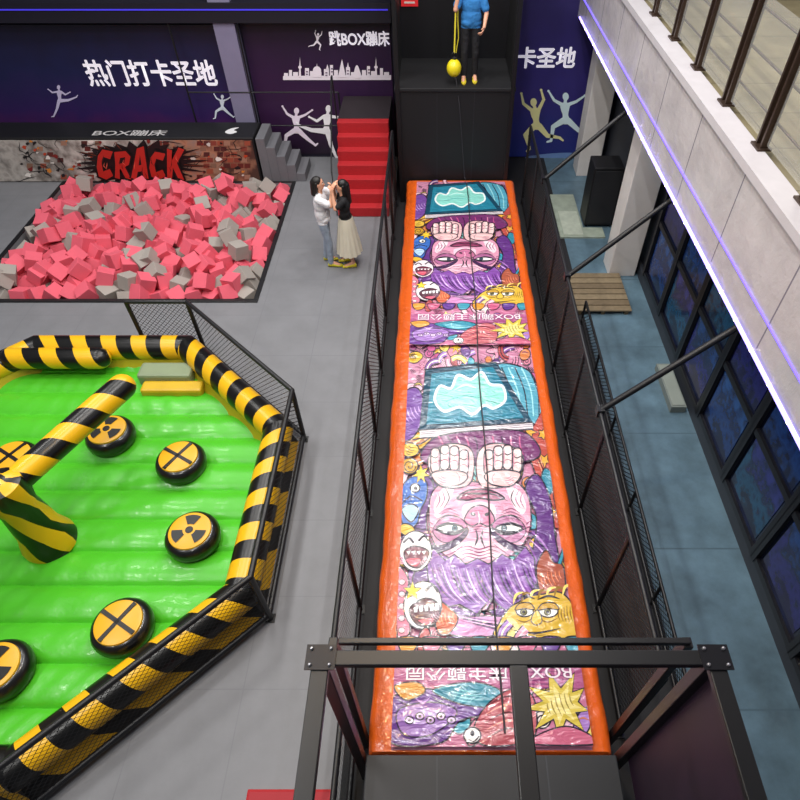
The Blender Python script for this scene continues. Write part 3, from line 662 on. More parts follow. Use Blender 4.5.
# pale-eyed yellow figure at right
fl.poly([(548,570),(558,552),(566,564),(576,568),(578,594),(566,606),(554,600)], '#a0503a', True); fl.hatch(564, 580, 70, 6, 4, 18, '#e2845a', 1.2)
fl.poly([(510,640),(510,624),(520,610),(530,604),(542,598),(556,596),(572,594),(584,603),(592,618),(596,640)], '#d3ac3a', True)
for k in range(8): fl.stroke([(524+k*8.6,606-k*1.3),(527+k*8.6,597-k*1.4),(535+k*8.6,594-k*1.2+(k % 2)*3)], 3, ['#e8cf6a', '#8d6a1c'][k % 2], True, False, True)
fl.poly([(513,637),(520,618),(534,635)], '#ead282', True, None); fl.hatch(582, 616, 80, 7, 3.2, 20, '#7d5a14', 1.2); fl.hatch(518, 630, 70, 6, 3, 12, '#7d5a14', 1)
for ex, er in ((536, 9), (561, 10)):
    fl.blob(ex, 613, er, er*.62, '#f6f3e6'); fl.blob(ex-1, 614, 3.4, 3.2, '#7d7a4a', 0, INK, .9); fl.blob(ex-1, 614, 1.6, 1.6, INK, 0, None)
    fl.poly([(ex-er-1,612),(ex-er*.6,605.5),(ex+er*.6,605),(ex+er+1,611.5),(ex,610.6)], '#c2983a', True, INK, 1.2)
    fl.stroke([(ex-er,621),(ex,624),(ex+er,620)], 1.3, '#7d5a14', True, False, True); fl.stroke([(ex-er-2,602),(ex,598),(ex+er+2,601)], 2.4, INK, True, False, True)
fl.poly([(545,616),(549,612),(553,617),(554,624),(548,627),(543,623)], '#dcb43c', True, INK, 1.1)
fl.stroke([(524,632),(547,635),(575,630)], 2.2, INK, True, False, True); fl.hatch(550, 637, 4, 2, 2.2, 34, '#7d5a14', 1)
fl.stroke([(572,566),(578,546),(574,530)], 5, INK); fl.stroke([(572,566),(578,546),(574,530)], 3, '#2e8aa0')
# ---- lettering band and the strip of creatures nearest the camera
fl.poly([(398,640),(598,640),(622,748),(394,748)], '#b96a8c', False, None)
doodles(644, 744, 48, 1.0)
for k in range(8): fl.poly([(404+k*25,640),(424+k*25,640),(420+k*25,653),(408+k*25,655)], ['#d28e30','#c0587c','#5c3486','#3a8ea4'][k % 4])
fl.poly([(398,666),(600,666),(604,690),(396,690)], '#a85482', False, None); fl.hatch(450, 679, 0, 6, 4, 90, '#c878a0', 1.4); fl.hatch(550, 679, 0, 6, 4, 80, '#7a3468', 1.6)
fl.poly([(396,702),(430,690),(470,700),(500,690),(512,712),(470,722),(450,744),(396,744)], '#663a8a')
fl.poly([(404,712),(440,704),(466,714),(440,736),(410,736)], '#9268b0', True, INK)
for k in range(5): fl.blob(416+k*11, 722-(k % 2)*4, 4.4, 3.6, '#d6b8e0'); fl.blob(416+k*11, 722-(k % 2)*4, 1.6, 1.4, INK, 0, None)
for k in range(5): fl.stroke([(402+k*18,700-k*1.5),(412+k*18,706-k*1.5),(420+k*18,700-k*1.5)], 2, ['#3c1c58', '#c49ad8'][k % 2], True, False, True)
fl.poly([(440,692),(480,684),(510,692),(506,708),(470,706)], '#35889e'); fl.hatch(474, 697, 10, 4, 3.4, 46, '#8fd4da', 1.4)
fl.poly([(500,704),(526,690),(546,700),(548,736),(528,746),(492,746),(484,728)], '#b25660')
for k in range(5): fl.stroke([(496,708+k*8),(520,698+k*8),(544,708+k*8)], 2, ['#5c1824', '#ee9c8c'][k % 2], True, False, True)
fl.star(574, 706, 40, 19, 9, '#cdb646', .2, INK, .85, 1.8); fl.star(574, 706, 24, 11, 9, '#e6d684', .2, None, .85); fl.hatch(574, 706, 70, 6, 5, 26, '#8d7a24', 1.4)
fl.poly([(548,738),(580,728),(608,738),(610,746),(548,746)], '#c0607c')
fl.blob(482, 737, 9, 8, '#efe8e6', 0, INK, 1.6); fl.blob(482, 735, 2.2, 3, INK, 0, None); fl.stroke([(478,742),(484,743),(489,738)], 1.6)
fl.poly([(400,688),(424,684),(432,694),(412,702)], '#d6923a')  # orange glare on the vinyl, painted into the print
art = fl.build('printed_top', cu)
ztop = ZC+.004+fl.k*fl.l+.002
for k in (0, 1):
    c0 = onz(588, 667, ZC)+PER*k; c1 = onz(400, 683, ZC)+PER*k
    for mm, e, bo in ((mat('#4a2050', .3), 0, .02), (mat('#f0dfe8', .25), .002, .004)):
        text_obj('BOX蹦床主题公园', (AX1-.1, c0.y, ztop), (-1,0,0), (0,-1,0), (AX1-AX0)*.88, c0.y-c1.y, mm, 'lettering', cu, e, bo)
q = MB(); q.path([bp+Vector((.03,-.06,-.13)), (.42, TY-.06, 2.0), (.56, TY-.1, ZC+.1), (.6, TY-.3, ZC+.05)]+[(.6+.012*sin(k), TY-.3-k*.5, ztop+.012) for k in range(1, 21)], .009, 6)
tag(q.build('hoist_rope', mat('#2c2a30', .7)), 'thin dark rope running from the yellow ball down the cushion', 'rope')
# ================================================================== FENCES BESIDE THE CUSHION
def fence(name, label, pts, h, spacing=1.25, r=.026, z0=0.0, cat='fence', net=None):
    c = sum((Vector(p) for p in pts), Vector((0,0)))/len(pts)
    t = thing(name, label, cat, (c.x, c.y, z0))
    for i in range(len(pts)-1):
        a = Vector(pts[i]); b = Vector(pts[i+1]); L = (b-a).length; n = max(1, round(L/spacing))
        for k in range(n+(1 if i == len(pts)-2 else 0)):
            p = a.lerp(b, k/n); q = MB(); q.path([(p.x,p.y,z0),(p.x,p.y,z0+h)], r, 10); q.box(p.x-.05,p.x+.05,p.y-.05,p.y+.05,z0,z0+.012); q.build('post', BLK, t, True)
        for z, nm in ((z0+h, 'top_rail'), (z0+.1, 'bottom_rail')):
            q = MB(); q.capsule((a.x,a.y,z), r, (b.x,b.y,z), r, 10); q.build(nm, BLK, t, True)
        q = MB(); q.face([(a.x,a.y,z0+.1),(b.x,b.y,z0+.1),(b.x,b.y,z0+h),(a.x,a.y,z0+h)], 0, [(0,0),(L,0),(L,h-.1),(0,h-.1)]); q.build('net_panel', net or NET, t, recalc=False)
    return t
fence('side_fence', 'black netted fence along the left side of the orange cushion', [(-.86, 1.6), (-.86, 11.6)], 1.55, 1.25)
fence('side_fence', 'black netted fence along the right side of cushion beside blue floor', [(1.8, 1.6), (1.8, 11.7)], 1.6, 1.25)
fence('low_fence', 'low outer black netted rail at the edge of the blue floor', [(2.42, 1.7), (2.42, 7.8)], .45, 1.3, .02)
for i, (yy, lb) in enumerate(((9.62, 'black brace bar farthest from the camera, by the white pillar'), (6.9, 'black brace bar above the wooden pallet'), (4.42, 'black brace bar nearest the camera, over the blue floor'))):
    t = thing('brace_bar', lb, 'brace', (1.8, yy, 1.6), 'brace bars from fence to gallery')
    q = MB(); q.path([(1.8, yy, 1.6), (3.25, yy+.22, 2.88)], .035, 12); q.build('bar', BLK, t, True)
    q = MB(); q.box(3.15, 3.35, yy+.12, yy+.32, 2.87, 2.9); q.build('mounting_plate', STEEL, t)
    q = MB(); q.box(1.76, 1.84, yy-.05, yy+.05, 1.55, 1.65); q.build('clamp', STEEL, t)
# ================================================================== NEAR FRAME AND PLATFORM
fr = thing('steel_gantry', 'black steel gantry frame over the near end of the cushion', 'frame', (.46, .6, 0))
XL, XR = -.66, 1.58
def beam(nm, p0, p1, w=.1, h=.12, m=STEEL):
    q = MB(); q.bar(p0, p1, w, h); return q.build(nm, m, fr, bevel=.006)
beam('cross_beam', (XL-.08, 1.24, 3.057), (XR+.06, 1.24, 3.057), .085, .05)
beam('cross_beam', (XL+.02, 1.5, 2.63), (XR+.07, 1.5, 2.63), .04, .045)
for x in (XL, XR):
    beam('post', (x, 1.24, 0), (x, 1.24, 3.03), .08, .08); beam('post', (x, -.9, 0), (x, -.9, 3.03), .08, .08)
for x in (XL-.02, XR+.06): beam('post', (x, 1.5, 0), (x, 1.5, 2.62), .06, .07)
for x in (XL, .46, XR): beam('long_beam', (x, 1.2, 3.055), (x, -.95, 3.055), .1, .05)
beam('cross_beam', (XL-.06, -.95, 3.055), (XR+.06, -.95, 3.055), .085, .05)
for x in (XL+.0, XR-.0):
    q = MB(); q.box(x-.085, x+.085, 1.17, 1.31, 3.082, 3.092); g = q.build('gusset_plate', mat('#1d1d22', .35, .4), fr)
    for dx in (-.055, .055):
        for dy in (-.045, .045):
            q = MB(); q.lathe((x+dx, 1.24+dy, 3.092), [(.01, 0), (.01, .012), (.005, .016)], 8); q.build('bolt', mat('#a8a8ac', .3, .8), g, True)
q = MB(); q.box(XR+.03, XR+.07, -.9, 1.2, .8, 3.03); q.build('side_panel', mat('#2b1a2c', .5, 0, .25, 2), fr)
pf = thing('near_platform', 'dark grey platform deck at the near end of the cushion', 'platform', (.46, .2, 0))
q = MB(); q.box(XL+.06, XR-.06, -.9, 1.24, .72, .8); q.build('deck', mat('#1e2024', .5, 0, .2, 4), pf, bevel=.01)
q = MB(); q.box(XL+.1, XR-.1, -.85, 1.18, 0, .72); q.build('skirt_panel', BLK, pf)
for x in (.0, .92):
    q = MB(); q.box(x-.006, x+.006, -.9, 1.23, .8, .803); q.build('deck_seam', mat('#303339', .5), pf)
fence('short_rail', 'short black netted rail left of the near platform', [(-.8, .2), (-.8, 1.5)], 1.1, .65)
q = MB(); q.box(-1.75, -.95, .35, 1.12, 0, .05); q.box(-1.73, -.97, .37, 1.1, .05, .06, 1); tag(q.build('red_mat', [RED, mat('#a3222c', .7)], bevel=.01), 'red floor mat at the bottom edge left of the gantry', 'mat')
# ================================================================== GAME ARENA
OV = [(-3.7,.95),(-1.85,2.75),(-1.85,5.3),(-3.7,7.1),(-6.2,7.1),(-8.05,5.3),(-8.05,2.75),(-6.2,.95)]
def inset(poly, d):
    n = len(poly); out = []
    L = []
    for i in range(n):
        a = Vector(poly[i]); b = Vector(poly[(i+1) % n]); e = (b-a).normalized(); nn = Vector((-e.y, e.x)); L.append((a+nn*d, e))
    for i in range(n):
        p, e = L[i-1]; q_, g = L[i]
        k = e.x*g.y-e.y*g.x; t = ((q_.x-p.x)*g.y-(q_.y-p.y)*g.x)/k
        out.append(p+e*t)
    return out
ar = thing('inflatable_arena', 'green inflatable game arena with yellow and black striped rim', 'inflatable', (-4.95, 4.0, 0))
GRN = mat('#4ab424', .34, 0, .14, 1.6, .2, 5, 0, .12)
inn = inset(OV, .42)
def span(poly, y):
    xs = []
    n = len(poly)
    for i in range(n):
        a = poly[i]; b = poly[(i+1) % n]
        if (a.y-y)*(b.y-y) <= 0 and abs(a.y-b.y) > 1e-6: xs.append(a.x+(y-a.y)/(b.y-a.y)*(b.x-a.x))
    return min(xs), max(xs)
ymin = min(p.y for p in inn)+.002; ymax = max(p.y for p in inn)-.002
q = MB(); rows = []; SW = .43; ny = int((ymax-ymin)/SW*16)
for i in range(ny+1):
    y = ymin+(ymax-ymin)*i/ny; xa, xb = span(inn, y); ph = ((y-ymin)/SW) % 1
    z = .07+.085*math.sqrt(max(0, sin(pi*ph)))
    rows.append([(xa+(xb-xa)*k/40, y, z+.008*sin(k*2.1+int((y-ymin)/SW)*1.7)) for k in range(41)])
q.grid(rows); q.build('bounce_floor', GRN, ar, True)
TR = .19; TD = .28; TZ = .34
for i in range(8):
    j = (i+1) % 8; n = 24; rows = []
    rings = [inset(OV, TD-TR*cos(2*pi*k/n)) for k in range(n)]
    L = (Vector(OV[j])-Vector(OV[i])).length; M = 24
    for t in range(M+1):
        rows.append([(*rings[k][i].lerp(rings[k][j], t/M), TZ+TR*sin(2*pi*k/n)) for k in range(n)])
    q = MB(); q.grid(rows, 0, True, lambda a, b_: (a/M*L, b_/n)); q.build('rim_tube', HAZ, ar, True)
    o1 = inset(OV, .08); o2 = inset(OV, .22); q = MB()
    q.face([(*o1[i], 0), (*o1[j], 0), (*o2[j], .5), (*o2[i], .5)], 0, [(0,0),(L,0),(L,.5),(0,.5)]); q.build('side_pad', HAZ2, ar, recalc=False)
    i1 = inset(OV, TD+.1); i2 = inset(OV, .52); q = MB()
    q.face([(*i1[i], .36), (*i1[j], .36), (*i2[j], .08), (*i2[i], .08)]); q.build('inner_wall', mat('#b0a01e', .4, 0, .3, 3), ar, recalc=False)
a = onz(139, 372, .3); b = onz(192, 372, .3)
q = MB(); q.box(a.x, b.x, a.y-.12, a.y+.18, .1, .34); q.build('step_pad', mat('#7d8a6c', .5, 0, .15, 4), ar, bevel=.04)
a = onz(142, 388, .2); b = onz(196, 388, .2)
q = MB(); q.box(a.x, b.x+.1, a.y-.1, a.y+.12, .08, .25); q.build('step_lip', mat('#c9a41e', .4, 0, .15, 4), ar, bevel=.04)
q = MB(); q.capsule((-6.3, 6.5, .42), .16, (-5.0, 6.5, .42), .16, 20); q.build('entrance_roll', HAZ, ar, True)
fence('arena_fence', 'black netted barrier around the green striped arena', [(-6.2,.95),(-3.7,.95),(-1.85,2.75),(-1.85,5.3),(-3.7,7.1),(-4.6,7.1)], 1.0, 2.7, .032, 0, 'fence', NET2)
def podium(kind, c):
    t = thing('podium', '', 'podium', c)
    c = Vector(c)
    q = MB(); q.lathe(c, [(.26,0),(.3,.03),(.315,.1),(.315,.15),(.29,.21),(.24,.24),(.1,.245)], 40); q.build('podium_body', mat('#0f0f11', .28, 0, .1, 5, 0, 20, 0, .3), t, True)
    q = MB(); q.lathe(c+Vector((0,0,.238)), [(.245,0),(.24,.02),(.2,.03),(.05,.034)], 40); q.build('top_disc', mat('#dea51c', .35), t, True)
    q = MB(); z = c.z+.275
    if kind == 'cross':
        for a in (radians(60), radians(150)):
            d = Vector((cos(a), sin(a), 0)); o = Vector((c.x, c.y, z))
            q.bar(o-d*.235-Vector((0,0,.004)), o+d*.235-Vector((0,0,.004)), .045, .012)
    else:
        for k in range(3):
            a0 = radians(90+120*k-28)
            pts = []
            for u in range(7): a = a0+radians(56)*u/6; pts.append((c.x+.2*cos(a), c.y+.2*sin(a), z))
            for u in range(6, -1, -1): a = a0+radians(56)*u/6; pts.append((c.x+.075*cos(a), c.y+.075*sin(a), z+.002))
            q.face(pts)
        q.lathe((c.x, c.y, z-.01), [(.045,0),(.045,.014),(.01,.015)], 20)
    q.build('emblem', mat('#0d0d0d', .4), t, recalc=False)
    return t
PC = Vector((-4.41, 3.63)); PR = 1.53
labs = {90: 'round podium with three-blade hazard emblem beside the striped sweeper arm', 45: 'round podium with black cross on yellow top, nearest the striped rim corner', 0: 'round podium with three-blade hazard emblem in the middle of arena right side',
        -45: 'round podium with black cross on yellow top, nearest the camera', -90: 'round podium with hazard emblem beyond the nearest cross podium', -135: 'round podium with cross at the far front of the arena', 180: 'round podium with hazard emblem at the far left of arena', 135: 'round podium with cross at the far back left of arena'}
pc = podium('cross', (PC.x, PC.y, .135)); ph = podium('hazard', (PC.x, PC.y, .135)); used = {}
for a in (90, 45, 0, -45, -90, -135, 180, 135):
    k = 'hazard' if a in (90, 0, -90, 180) else 'cross'
    src = ph if k == 'hazard' else pc
    o = src if k not in used else copy_tree(src); used[k] = 1
    o.location = (PC.x+PR*cos(radians(a)), PC.y+PR*sin(radians(a)), .135)
    o['label'] = labs[a]; o['group'] = 'podiums on the green arena'
sw = thing('sweeper', 'yellow and black striped sweeper with rotating padded arms in the arena', 'game machine', (PC.x-.2, PC.y, .13))
hx = PC.x-.2
q = MB(); q.lathe((hx, PC.y, .13), [(.3,0),(.3,.1),(.24,.3),(.2,.8),(.24,1.0),(.22,1.2),(.1,1.26)], 36, 0, 1, 1, True); q.build('hub', HAZ, sw, True)
tip = onz(131, 379, 1.2); cen = Vector((hx, PC.y, 1.2)); dv = tip-cen
for s in (1, -1):
    q = MB(); q.capsule(cen+dv*.1*s, .15, cen+dv*(1-.15/dv.length)*s, .16, 24); q.build('arm', HAZ, sw, True)
# ================================================================== FOAM PIT
q = MB()
for a in ((pit[0]-.08, pit[1]+.08, pit[2]-.08, pit[2]), (pit[0]-.08, pit[1]+.08, pit[3], pit[3]+.04), (pit[0]-.08, pit[0], pit[2], pit[3]), (pit[1], pit[1]+.08, pit[2], pit[3])):
    q.box(a[0], a[1], a[2], a[3], 0, .03)
tag(q.build('pit_border', BLK, bevel=.01), 'black padded border strip framing the foam pit', 'border')
PNK = mat('#d75a6c', .8, 0, .12, 4, .1, 60); GRY = mat('#98918b', .8, 0, .1, 4, .1, 60)
def cube_mesh(m):
    s = .134; q = MB(); q.box(-s, s, -s, s, -s, s); o = q.build('foam_cube', m, raw=True)
    bm = bmesh.new(); bm.from_mesh(o.data); bmesh.ops.bevel(bm, geom=bm.edges[:], offset=.005, segments=1, affect='EDGES'); bm.to_mesh(o.data); bm.free()
    return o
src = {'pink': cube_mesh(PNK), 'grey': cube_mesh(GRY)}; seen = {}
random.seed(21)
def put_cube(p, rot):
    k = 'grey' if random.random() < .25 else 'pink'
    o = src[k] if k not in seen else src[k].copy()
    if k in seen: COL.objects.link(o)
    seen[k] = 1
    o.location = p; o.rotation_euler = rot
    tag(o, 'pink red foam cube in the foam pit' if k == 'pink' else 'pale grey foam cube in the foam pit', 'foam cube', k+' foam cubes filling the pit')
R = lambda a: random.uniform(-a, a)
nx, nyy = 16, 13
for i in range(nx):
    for j in range(nyy):
        x = pit[0]+.2+(pit[1]-pit[0]-.4)*i/(nx-1)+R(.04); y = pit[2]+.2+(pit[3]-pit[2]-.4)*j/(nyy-1)+R(.04)
        put_cube((x, y, -.07+R(.09)), (R(.8), R(.8), R(1.6)))
for k in range(90):
    put_cube((random.uniform(pit[0]+.25, pit[1]-.25), random.uniform(pit[2]+.25, pit[3]-.25), .16+R(.05)), (R(1.5), R(1.5), R(3)))
q = MB()
for i in range(17):
    for j in range(14):
        x = pit[0]+.16+(pit[1]-pit[0]-.32)*i/16; y = pit[2]+.16+(pit[3]-pit[2]-.32)*j/13
        b = len(q.v); q.box(-.13, .13, -.13, .13, -.13, .13, 0 if random.random() < .8 else 1)
        M = Matrix.Translation((x, y, -.42+R(.04))) @ Matrix.Rotation(R(.5), 4, 'X') @ Matrix.Rotation(R(1.5), 4, 'Z')
        for v in range(b, len(q.v)): q.v[v] = M @ q.v[v]
o = q.build('foam_fill', [PNK, GRY]); tag(o, 'lower layer of pink and grey foam pieces under the top cubes', 'foam'); o['kind'] = 'stuff'
# ================================================================== RIGHT CORRIDOR THINGS
sp = thing('loudspeaker', 'tall black loudspeaker standing by the white pillar', 'speaker', (3.22, 11.0, .0))
q = MB(); q.box(2.94, 3.5, 10.75, 11.27, .04, 1.24); q.build('cabinet', mat('#0f0f12', .5), sp, bevel=.02)
q = MB(); q.box(2.97, 3.47, 10.735, 10.75, .1, 1.18); q.build('grille', mat('#1c1c20', .7), sp)
for x in (3.0, 3.44):
    for y in (10.81, 11.21):
        q = MB(); q.lathe((x, y, 0), [(.025, 0), (.025, .04)], 10); q.build('foot', BLK, sp)
q = MB(); q.box(2.42, 2.92, 10.35, 12.0, 0, .03); q.box(2.921, 3.3, 10.35, 10.7, 0, .03); q.box(2.5, 2.88, 10.42, 11.3, .03, .04, 1)
tag(q.build('floor_sheet', [mat('#8f998b', .6, 0, .35, 6), mat('#a9b1a2', .6, 0, .3, 9)]), 'pale green grey sheet on the blue floor beside the loudspeaker', 'sheet')
pl = thing('wooden_pallet', 'brown slatted wooden pallet on the blue floor', 'pallet', (2.85, 8.5, 0))
for k in range(7):
    q = MB(); y = 8.02+.155*k; q.box(2.36, 3.3, y, y+.135, .06, .09); q.build('board', mat(['#776850', '#6c5d47', '#807158'][k % 3], .6, 0, .35, 14), pl, bevel=.005)
for x in (2.42, 2.82, 3.22):
    q = MB(); q.box(x-.03, x+.03, 8.02, 9.09, 0, .06); q.build('runner', mat('#544834', .7), pl)
q = MB(); q.box(3.38, 3.6, 5.8, 6.7, 0, .12); q.box(3.4, 3.58, 5.83, 6.67, .12, .13, 1)
tag(q.build('grey_box', [mat('#737b77', .5), mat('#868e87', .5)], bevel=.01), 'long low grey box on the blue floor under the windows', 'box')
# ================================================================== PEOPLE
SKIN = mat('#d9a184', .5, 0, .05)
def hand(bn, w, d, nrm, side, curl=.5):
    d = Vector(d).normalized(); nrm = Vector(nrm); nrm = (nrm-d*nrm.dot(d)).normalized(); t = d.cross(nrm)*side
    w = Vector(w)
    for k in (-1, -.33, .33, 1): bn.append((w+d*.01+t*k*.018, .018, w+d*.085+t*k*.03, .014, 0))
    for k, ln in zip((-1, -.33, .33, 1), (.062, .08, .086, .075)):
        p = w+d*.09+t*k*.031; e1 = (d*cos(curl*.6)+nrm*sin(curl*.6)+t*k*.06).normalized(); e2 = (d*cos(curl*1.7)+nrm*sin(curl*1.7)+t*k*.04).normalized()
        a = p+e1*ln*.55; bn.append((p, .0105, a, .0095, 0)); bn.append((a, .0095, a+e2*ln*.5, .008, 0))
    p = w+d*.03+t*.03; a = p+(t*.8+d*.6+nrm*.25).normalized()*.045; bn.append((p, .014, a, .0115, 0)); bn.append((a, .0115, a+(d+nrm*.4+t*.2).normalized()*.035, .009, 0))
def human(label, loc, heading, s, top, bottom, hair, RA, LA, feet=(0, 0), female=False, bare_legs=False, shoe='#c8c02a', hair_len=None, loose=False):
    root = thing('person', label, 'person', loc); root.rotation_euler = (0, 0, heading)
    bn = []; el = []
    V = Vector
    lm = 0 if bare_legs else 2
    for sg, fy in ((1, feet[0]), (-1, feet[1])):
        hp = V((.088*sg, 0, .9)); kn = V((.1*sg, fy*.55+.025, .49)); an = V((.1*sg, fy-.02, .095))
        bn += [(hp, .088 if not bare_legs else .08, kn, .064 if not bare_legs else .052, lm), (kn, .064 if not bare_legs else .05, an, .056 if not bare_legs else .036, lm), (an, .04, an+V((.012*sg, .15, -.06)), .032, 0)]
    wv = .9 if female else 1
    el += [(V((0, -.005, .95)), V((.165, .112, .12)), 2), (V((0, 0, 1.1)), V((.14*wv, .1, .15)), 1), (V((0, 0, 1.27)), V((.168*wv, .115, .17)), 1)]
    if loose:
        el += [(V((0, 0, 1.06)), V((.182, .135, .2)), 1), (V((.05, .02, .98)), V((.13, .12, .09)), 1), (V((-.06, -.01, .97)), V((.125, .125, .085)), 1), (V((0, .0, 1.24)), V((.18, .13, .2)), 1)]
    if female: el += [(V((.065, .075, 1.27)), V((.06, .055, .06)), 1), (V((-.065, .075, 1.27)), V((.06, .055, .06)), 1)]
    bn += [(V((-.14*wv, -.005, 1.395)), .062, V((.14*wv, -.005, 1.395)), .062, 1), (V((0, -.005, 1.41)), .056, V((0, .012, 1.52)), .052, 0)]
    el += [(V((0, .005, 1.61)), V((.074, .092, .108)), 0), (V((0, .025, 1.545)), V((.058, .066, .058)), 0)]
    bn += [(V((0, .088, 1.615)), .011, V((0, .107, 1.585)), .014, 0), (V((0, .082, 1.548)), .014, V((0, .084, 1.548)), .014, 0)]
    for sg in (1, -1): el.append((V((.077*sg, -.005, 1.6)), V((.012, .022, .034)), 0))
    lo = .014 if loose else 0
    for sg, (eb, wr, hd, nr, cl) in ((1, RA), (-1, LA)):
        sh = V((.18*sg*wv, -.005, 1.395)); eb = V(eb); wr = V(wr); md = sh.lerp(eb, .72)
        bn += [(sh, .06+lo*.4, md, .056+lo, 1), (md, .043, eb, .041, 0), (eb, .041, wr, .028, 0)]
        hand(bn, wr, hd, nr, sg, cl)
    q = MB()
    for p, r, a, r2, m in bn: q.capsule(p*s, r*s, a*s, r2*s, 14)
    for c, r, m in el: q.sphere(c*s, r.x*s, r.y*s, r.z*s, 24, 16)
    o = q.build('body_cage', SKIN, raw=True)
    r = o.modifiers.new('r', 'REMESH'); r.mode = 'VOXEL'; r.voxel_size = .0085
    sm = o.modifiers.new('s', 'SMOOTH'); sm.factor = .5; sm.iterations = 3
    dg = bpy.context.evaluated_depsgraph_get(); dg.update()
    me = bpy.data.meshes.new_from_object(o.evaluated_get(dg)); bpy.data.objects.remove(o)
    me.materials.clear()
    for m in (SKIN, top, bottom): me.materials.append(m)
    n = len(me.polygons); ct = np.empty(n*3); me.polygons.foreach_get('center', ct); ct = ct.reshape(n, 3)/s
    best = np.full(n, 1e9); lab = np.zeros(n, int)
    for p, r, a, r2, m in bn:
        p = np.array(p); a = np.array(a); d = a-p; t = np.clip(((ct-p)@d)/(d@d+1e-9), 0, 1)
        ds = np.linalg.norm(ct-(p+t[:, None]*d), axis=1)-(r+(r2-r)*t); k = ds < best; best[k] = ds[k]; lab[k] = m
    for c, r, m in el:
        ds = (np.linalg.norm((ct-np.array(c))/np.array(r), axis=1)-1)*min(r); k = ds < best; best[k] = ds[k]; lab[k] = m
    cut = .9 if loose else .98
    lab[(lab == 2) & (ct[:, 2] > cut) & (np.abs(ct[:, 0]) < .22)] = 1
    lab[(lab == 1) & (ct[:, 2] < cut) & (np.abs(ct[:, 0]) < .22)] = 2
    me.polygons.foreach_set('material_index', lab.astype(np.int32)); me.polygons.foreach_set('use_smooth', np.ones(n, bool))
    b = bpy.data.objects.new('body', me); COL.objects.link(b); b.parent = root
    q = MB(); q.sphere(V((0, -.016, 1.645))*s, .083*s, .094*s, .088*s, 24, 14); q.sphere(V((0, -.04, 1.6))*s, .078*s, .07*s, .085*s, 24, 14)
    if hair_len:
        q.capsule(V((0, -.06, 1.62))*s, .074*s, V((0, -.09, hair_len))*s, .055*s, 16)
        for sg in (1, -1): q.capsule(V((.068*sg, -.02, 1.63))*s, .03*s, V((.072*sg, -.03, hair_len+.06))*s, .028*s, 12)
    q.build('hair', hair, root, True, raw=True)
    for sg in (1, -1):
        q = MB(); q.sphere(V((.031*sg, .083, 1.618))*s, .0145*s, .011*s, .009*s, 12, 8); q.sphere(V((.031*sg, .092, 1.618))*s, .007*s, .005*s, .007*s, 10, 6, 1); q.build('eye', [mat('#f2efe8', .3), mat('#1a100c', .2)], root, True, raw=True)
        q = MB(); q.bar(V((.016*sg, .094, 1.64))*s, V((.048*sg, .085, 1.642))*s, .008*s, .007*s); q.build('eyebrow', hair, root, raw=True)
    q = MB(); q.sphere(V((0, .094, 1.558))*s, .022*s, .008*s, .006*s, 14, 8); q.build('mouth', mat('#a2504c', .4), root, True, raw=True)
    for sg, fy in ((1, feet[0]), (-1, feet[1])):
        q = MB(); rows = []
        for y, w_, h_ in ((-.075, .03, .07), (-.06, .04, .1), (-.01, .043, .105), (.05, .046, .085), (.12, .05, .06), (.17, .042, .048), (.195, .02, .035)):
            rows.append([V((.103*sg+w_*cos(a)*1.0, fy+y, max(0.004, h_/2+h_/2*sin(a))))*s for a in [2*pi*k/14 for k in range(14)]])
        bb = q.grid(rows, 0, True); q.cap(bb, 14); q.cap(bb+14*6, 14); q.build('shoe', mat(shoe, .5), root, True, raw=True)
    return root
CW = lambda h: mat(h, .85, 0, .1, 6, .5, 14)
mp = onz(328, 263)
human('person in loose white t-shirt and pale jeans with both arms raised', (-2.0, mp.y, 0), radians(-90), .985, CW('#dcdce0'), CW('#8e9aab'), mat('#15110f', .5),
      ((.2, .2, 1.3), (.1, .24, 1.52), (-.2, .35, 1), (-.5, .7, .2), .6), ((-.22, .2, 1.32), (-.1, .25, 1.5), (.2, .35, 1), (.5, .7, .2), .6), (.06, -.05), hair_len=1.43, loose=True)
wp = human('person in black top and long cream skirt facing the one in white', (-1.6, mp.y-.03, 0), radians(95), .965, CW('#141418'), CW('#d9d2bf'), mat('#0f0c0c', .45),
      ((.21, .14, 1.28), (.12, .18, 1.5), (-.2, .1, 1), (-.5, .7, .2), .6), ((-.21, .14, 1.3), (-.13, .17, 1.52), (.2, .1, 1), (.5, .7, .2), .6), (.05, -.03), True, True, '#d2c42a', 1.32)
q = MB(); rows = []; n = 64
for k in range(11):
    t = k/10; z = (1.03-.72*t)*.965; rx = (.15+.085*t+.03*math.sqrt(t))*1.0; ry = (.115+.085*t+.03*math.sqrt(t))
    rows.append([((rx+.014*t*sin(j/n*2*pi*14))*cos(2*pi*j/n), (ry+.014*t*sin(j/n*2*pi*14))*sin(2*pi*j/n), z) for j in range(n)])
q.grid(rows, 0, True); q.build('skirt', mat('#cfc8b5', .85, 0, .08), wp, True, raw=True)
hp = Vector((.6, 12.1, DZ))
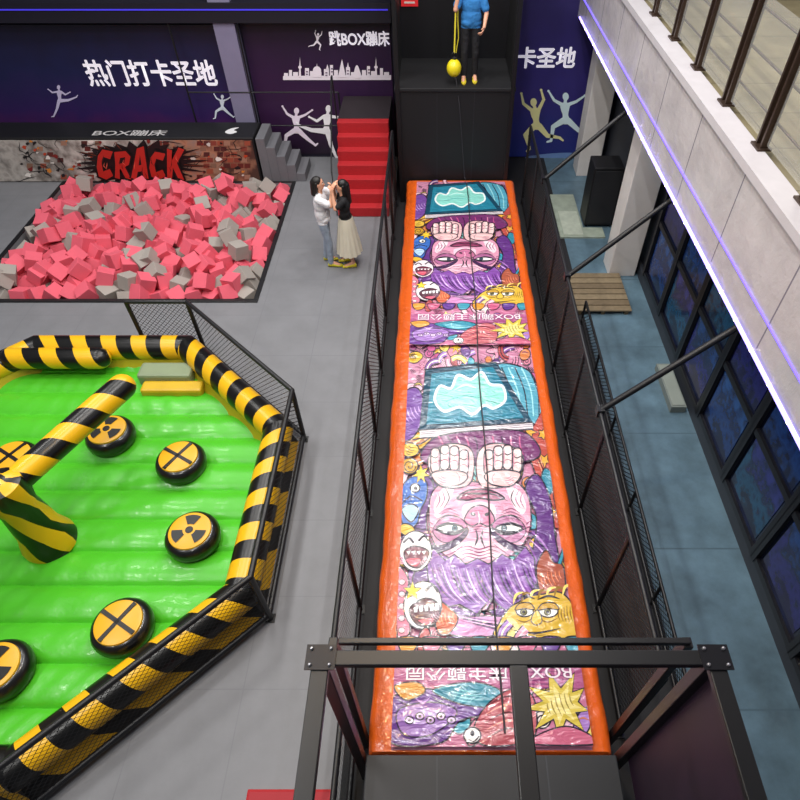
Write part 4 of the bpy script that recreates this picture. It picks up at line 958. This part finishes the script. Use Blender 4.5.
human('person in loose blue t-shirt and black trousers standing on the black tower', hp, radians(180), 1.0, CW('#2a74b4'), CW('#15151a'), mat('#14100e', .5),
      ((.28, .14, 1.2), (.24, .14, 1.42), (0, -.1, 1), (0, 1, 0), 1.2), ((-.26, .06, 1.12), (-.22, .22, .95), (.3, .6, -.6), (1, 0, 0), .8), (.02, -.02), shoe='#c9b52a', loose=True)
# ================================================================== LIGHT, WORLD, CAMERA
def area(loc, sx, sy, e, c=(1, .98, .95)):
    l = bpy.data.lights.new('unseen_lamp', 'AREA'); l.shape = 'RECTANGLE'; l.size = sx; l.size_y = sy; l.energy = e; l.color = c
    o = bpy.data.objects.new('unseen_lamp', l); COL.objects.link(o); o.location = loc
for x in (-7, -3.2):
    for y, e in ((-.5, 120), (2.5, 140), (6.5, 130), (9.8, 135), (12.6, 55)): area((x, y, 8.6), .5, 1.4, e)
for x in (-.1, .9):
    for y in (4.0, 6.2, 8.4, 10.6): area((x, y+(x > 0)*.9, 8.6), .1, .4, 72)  # unseen lamps over the cushion, kept small for crisp glints on the vinyl
for y in (12.4, 14.6, 17.0): area((.4, y, 9.2), .9, .1, 45)  # unseen lamps added for cushion glare, some beyond the back wall
area((-.8, 3.97, 8.5), .28, .28, 75, (1, .6, .2))  # unseen warm lamp, added so its reflection makes an orange hotspot on the cushion
area((1.9, 7, 8.4), .12, 6, 75, (.9, .9, 1)); area((3.2, 6.5, 2.85), .2, 8, 14, (.9, .95, 1)); area((6, 7, 7), 3, 6, 100, (1, .93, .8))
wd_ = bpy.data.worlds.new('World'); S.world = wd_; wd_.use_nodes = True
bg = wd_.node_tree.nodes['Background']; bg.inputs[0].default_value = (.75, .78, .9, 1); bg.inputs[1].default_value = .15
cd = bpy.data.cameras.new('camera'); cam = bpy.data.objects.new('camera', cd); COL.objects.link(cam)
cam.location = (0, 0, H); cam.rotation_euler = (radians(42.5), 0, 0); cd.sensor_width = 36; cd.lens = 36*FPX/800; cd.shift_x = -(PX-400)/800; cd.clip_start = .05
S.camera = cam
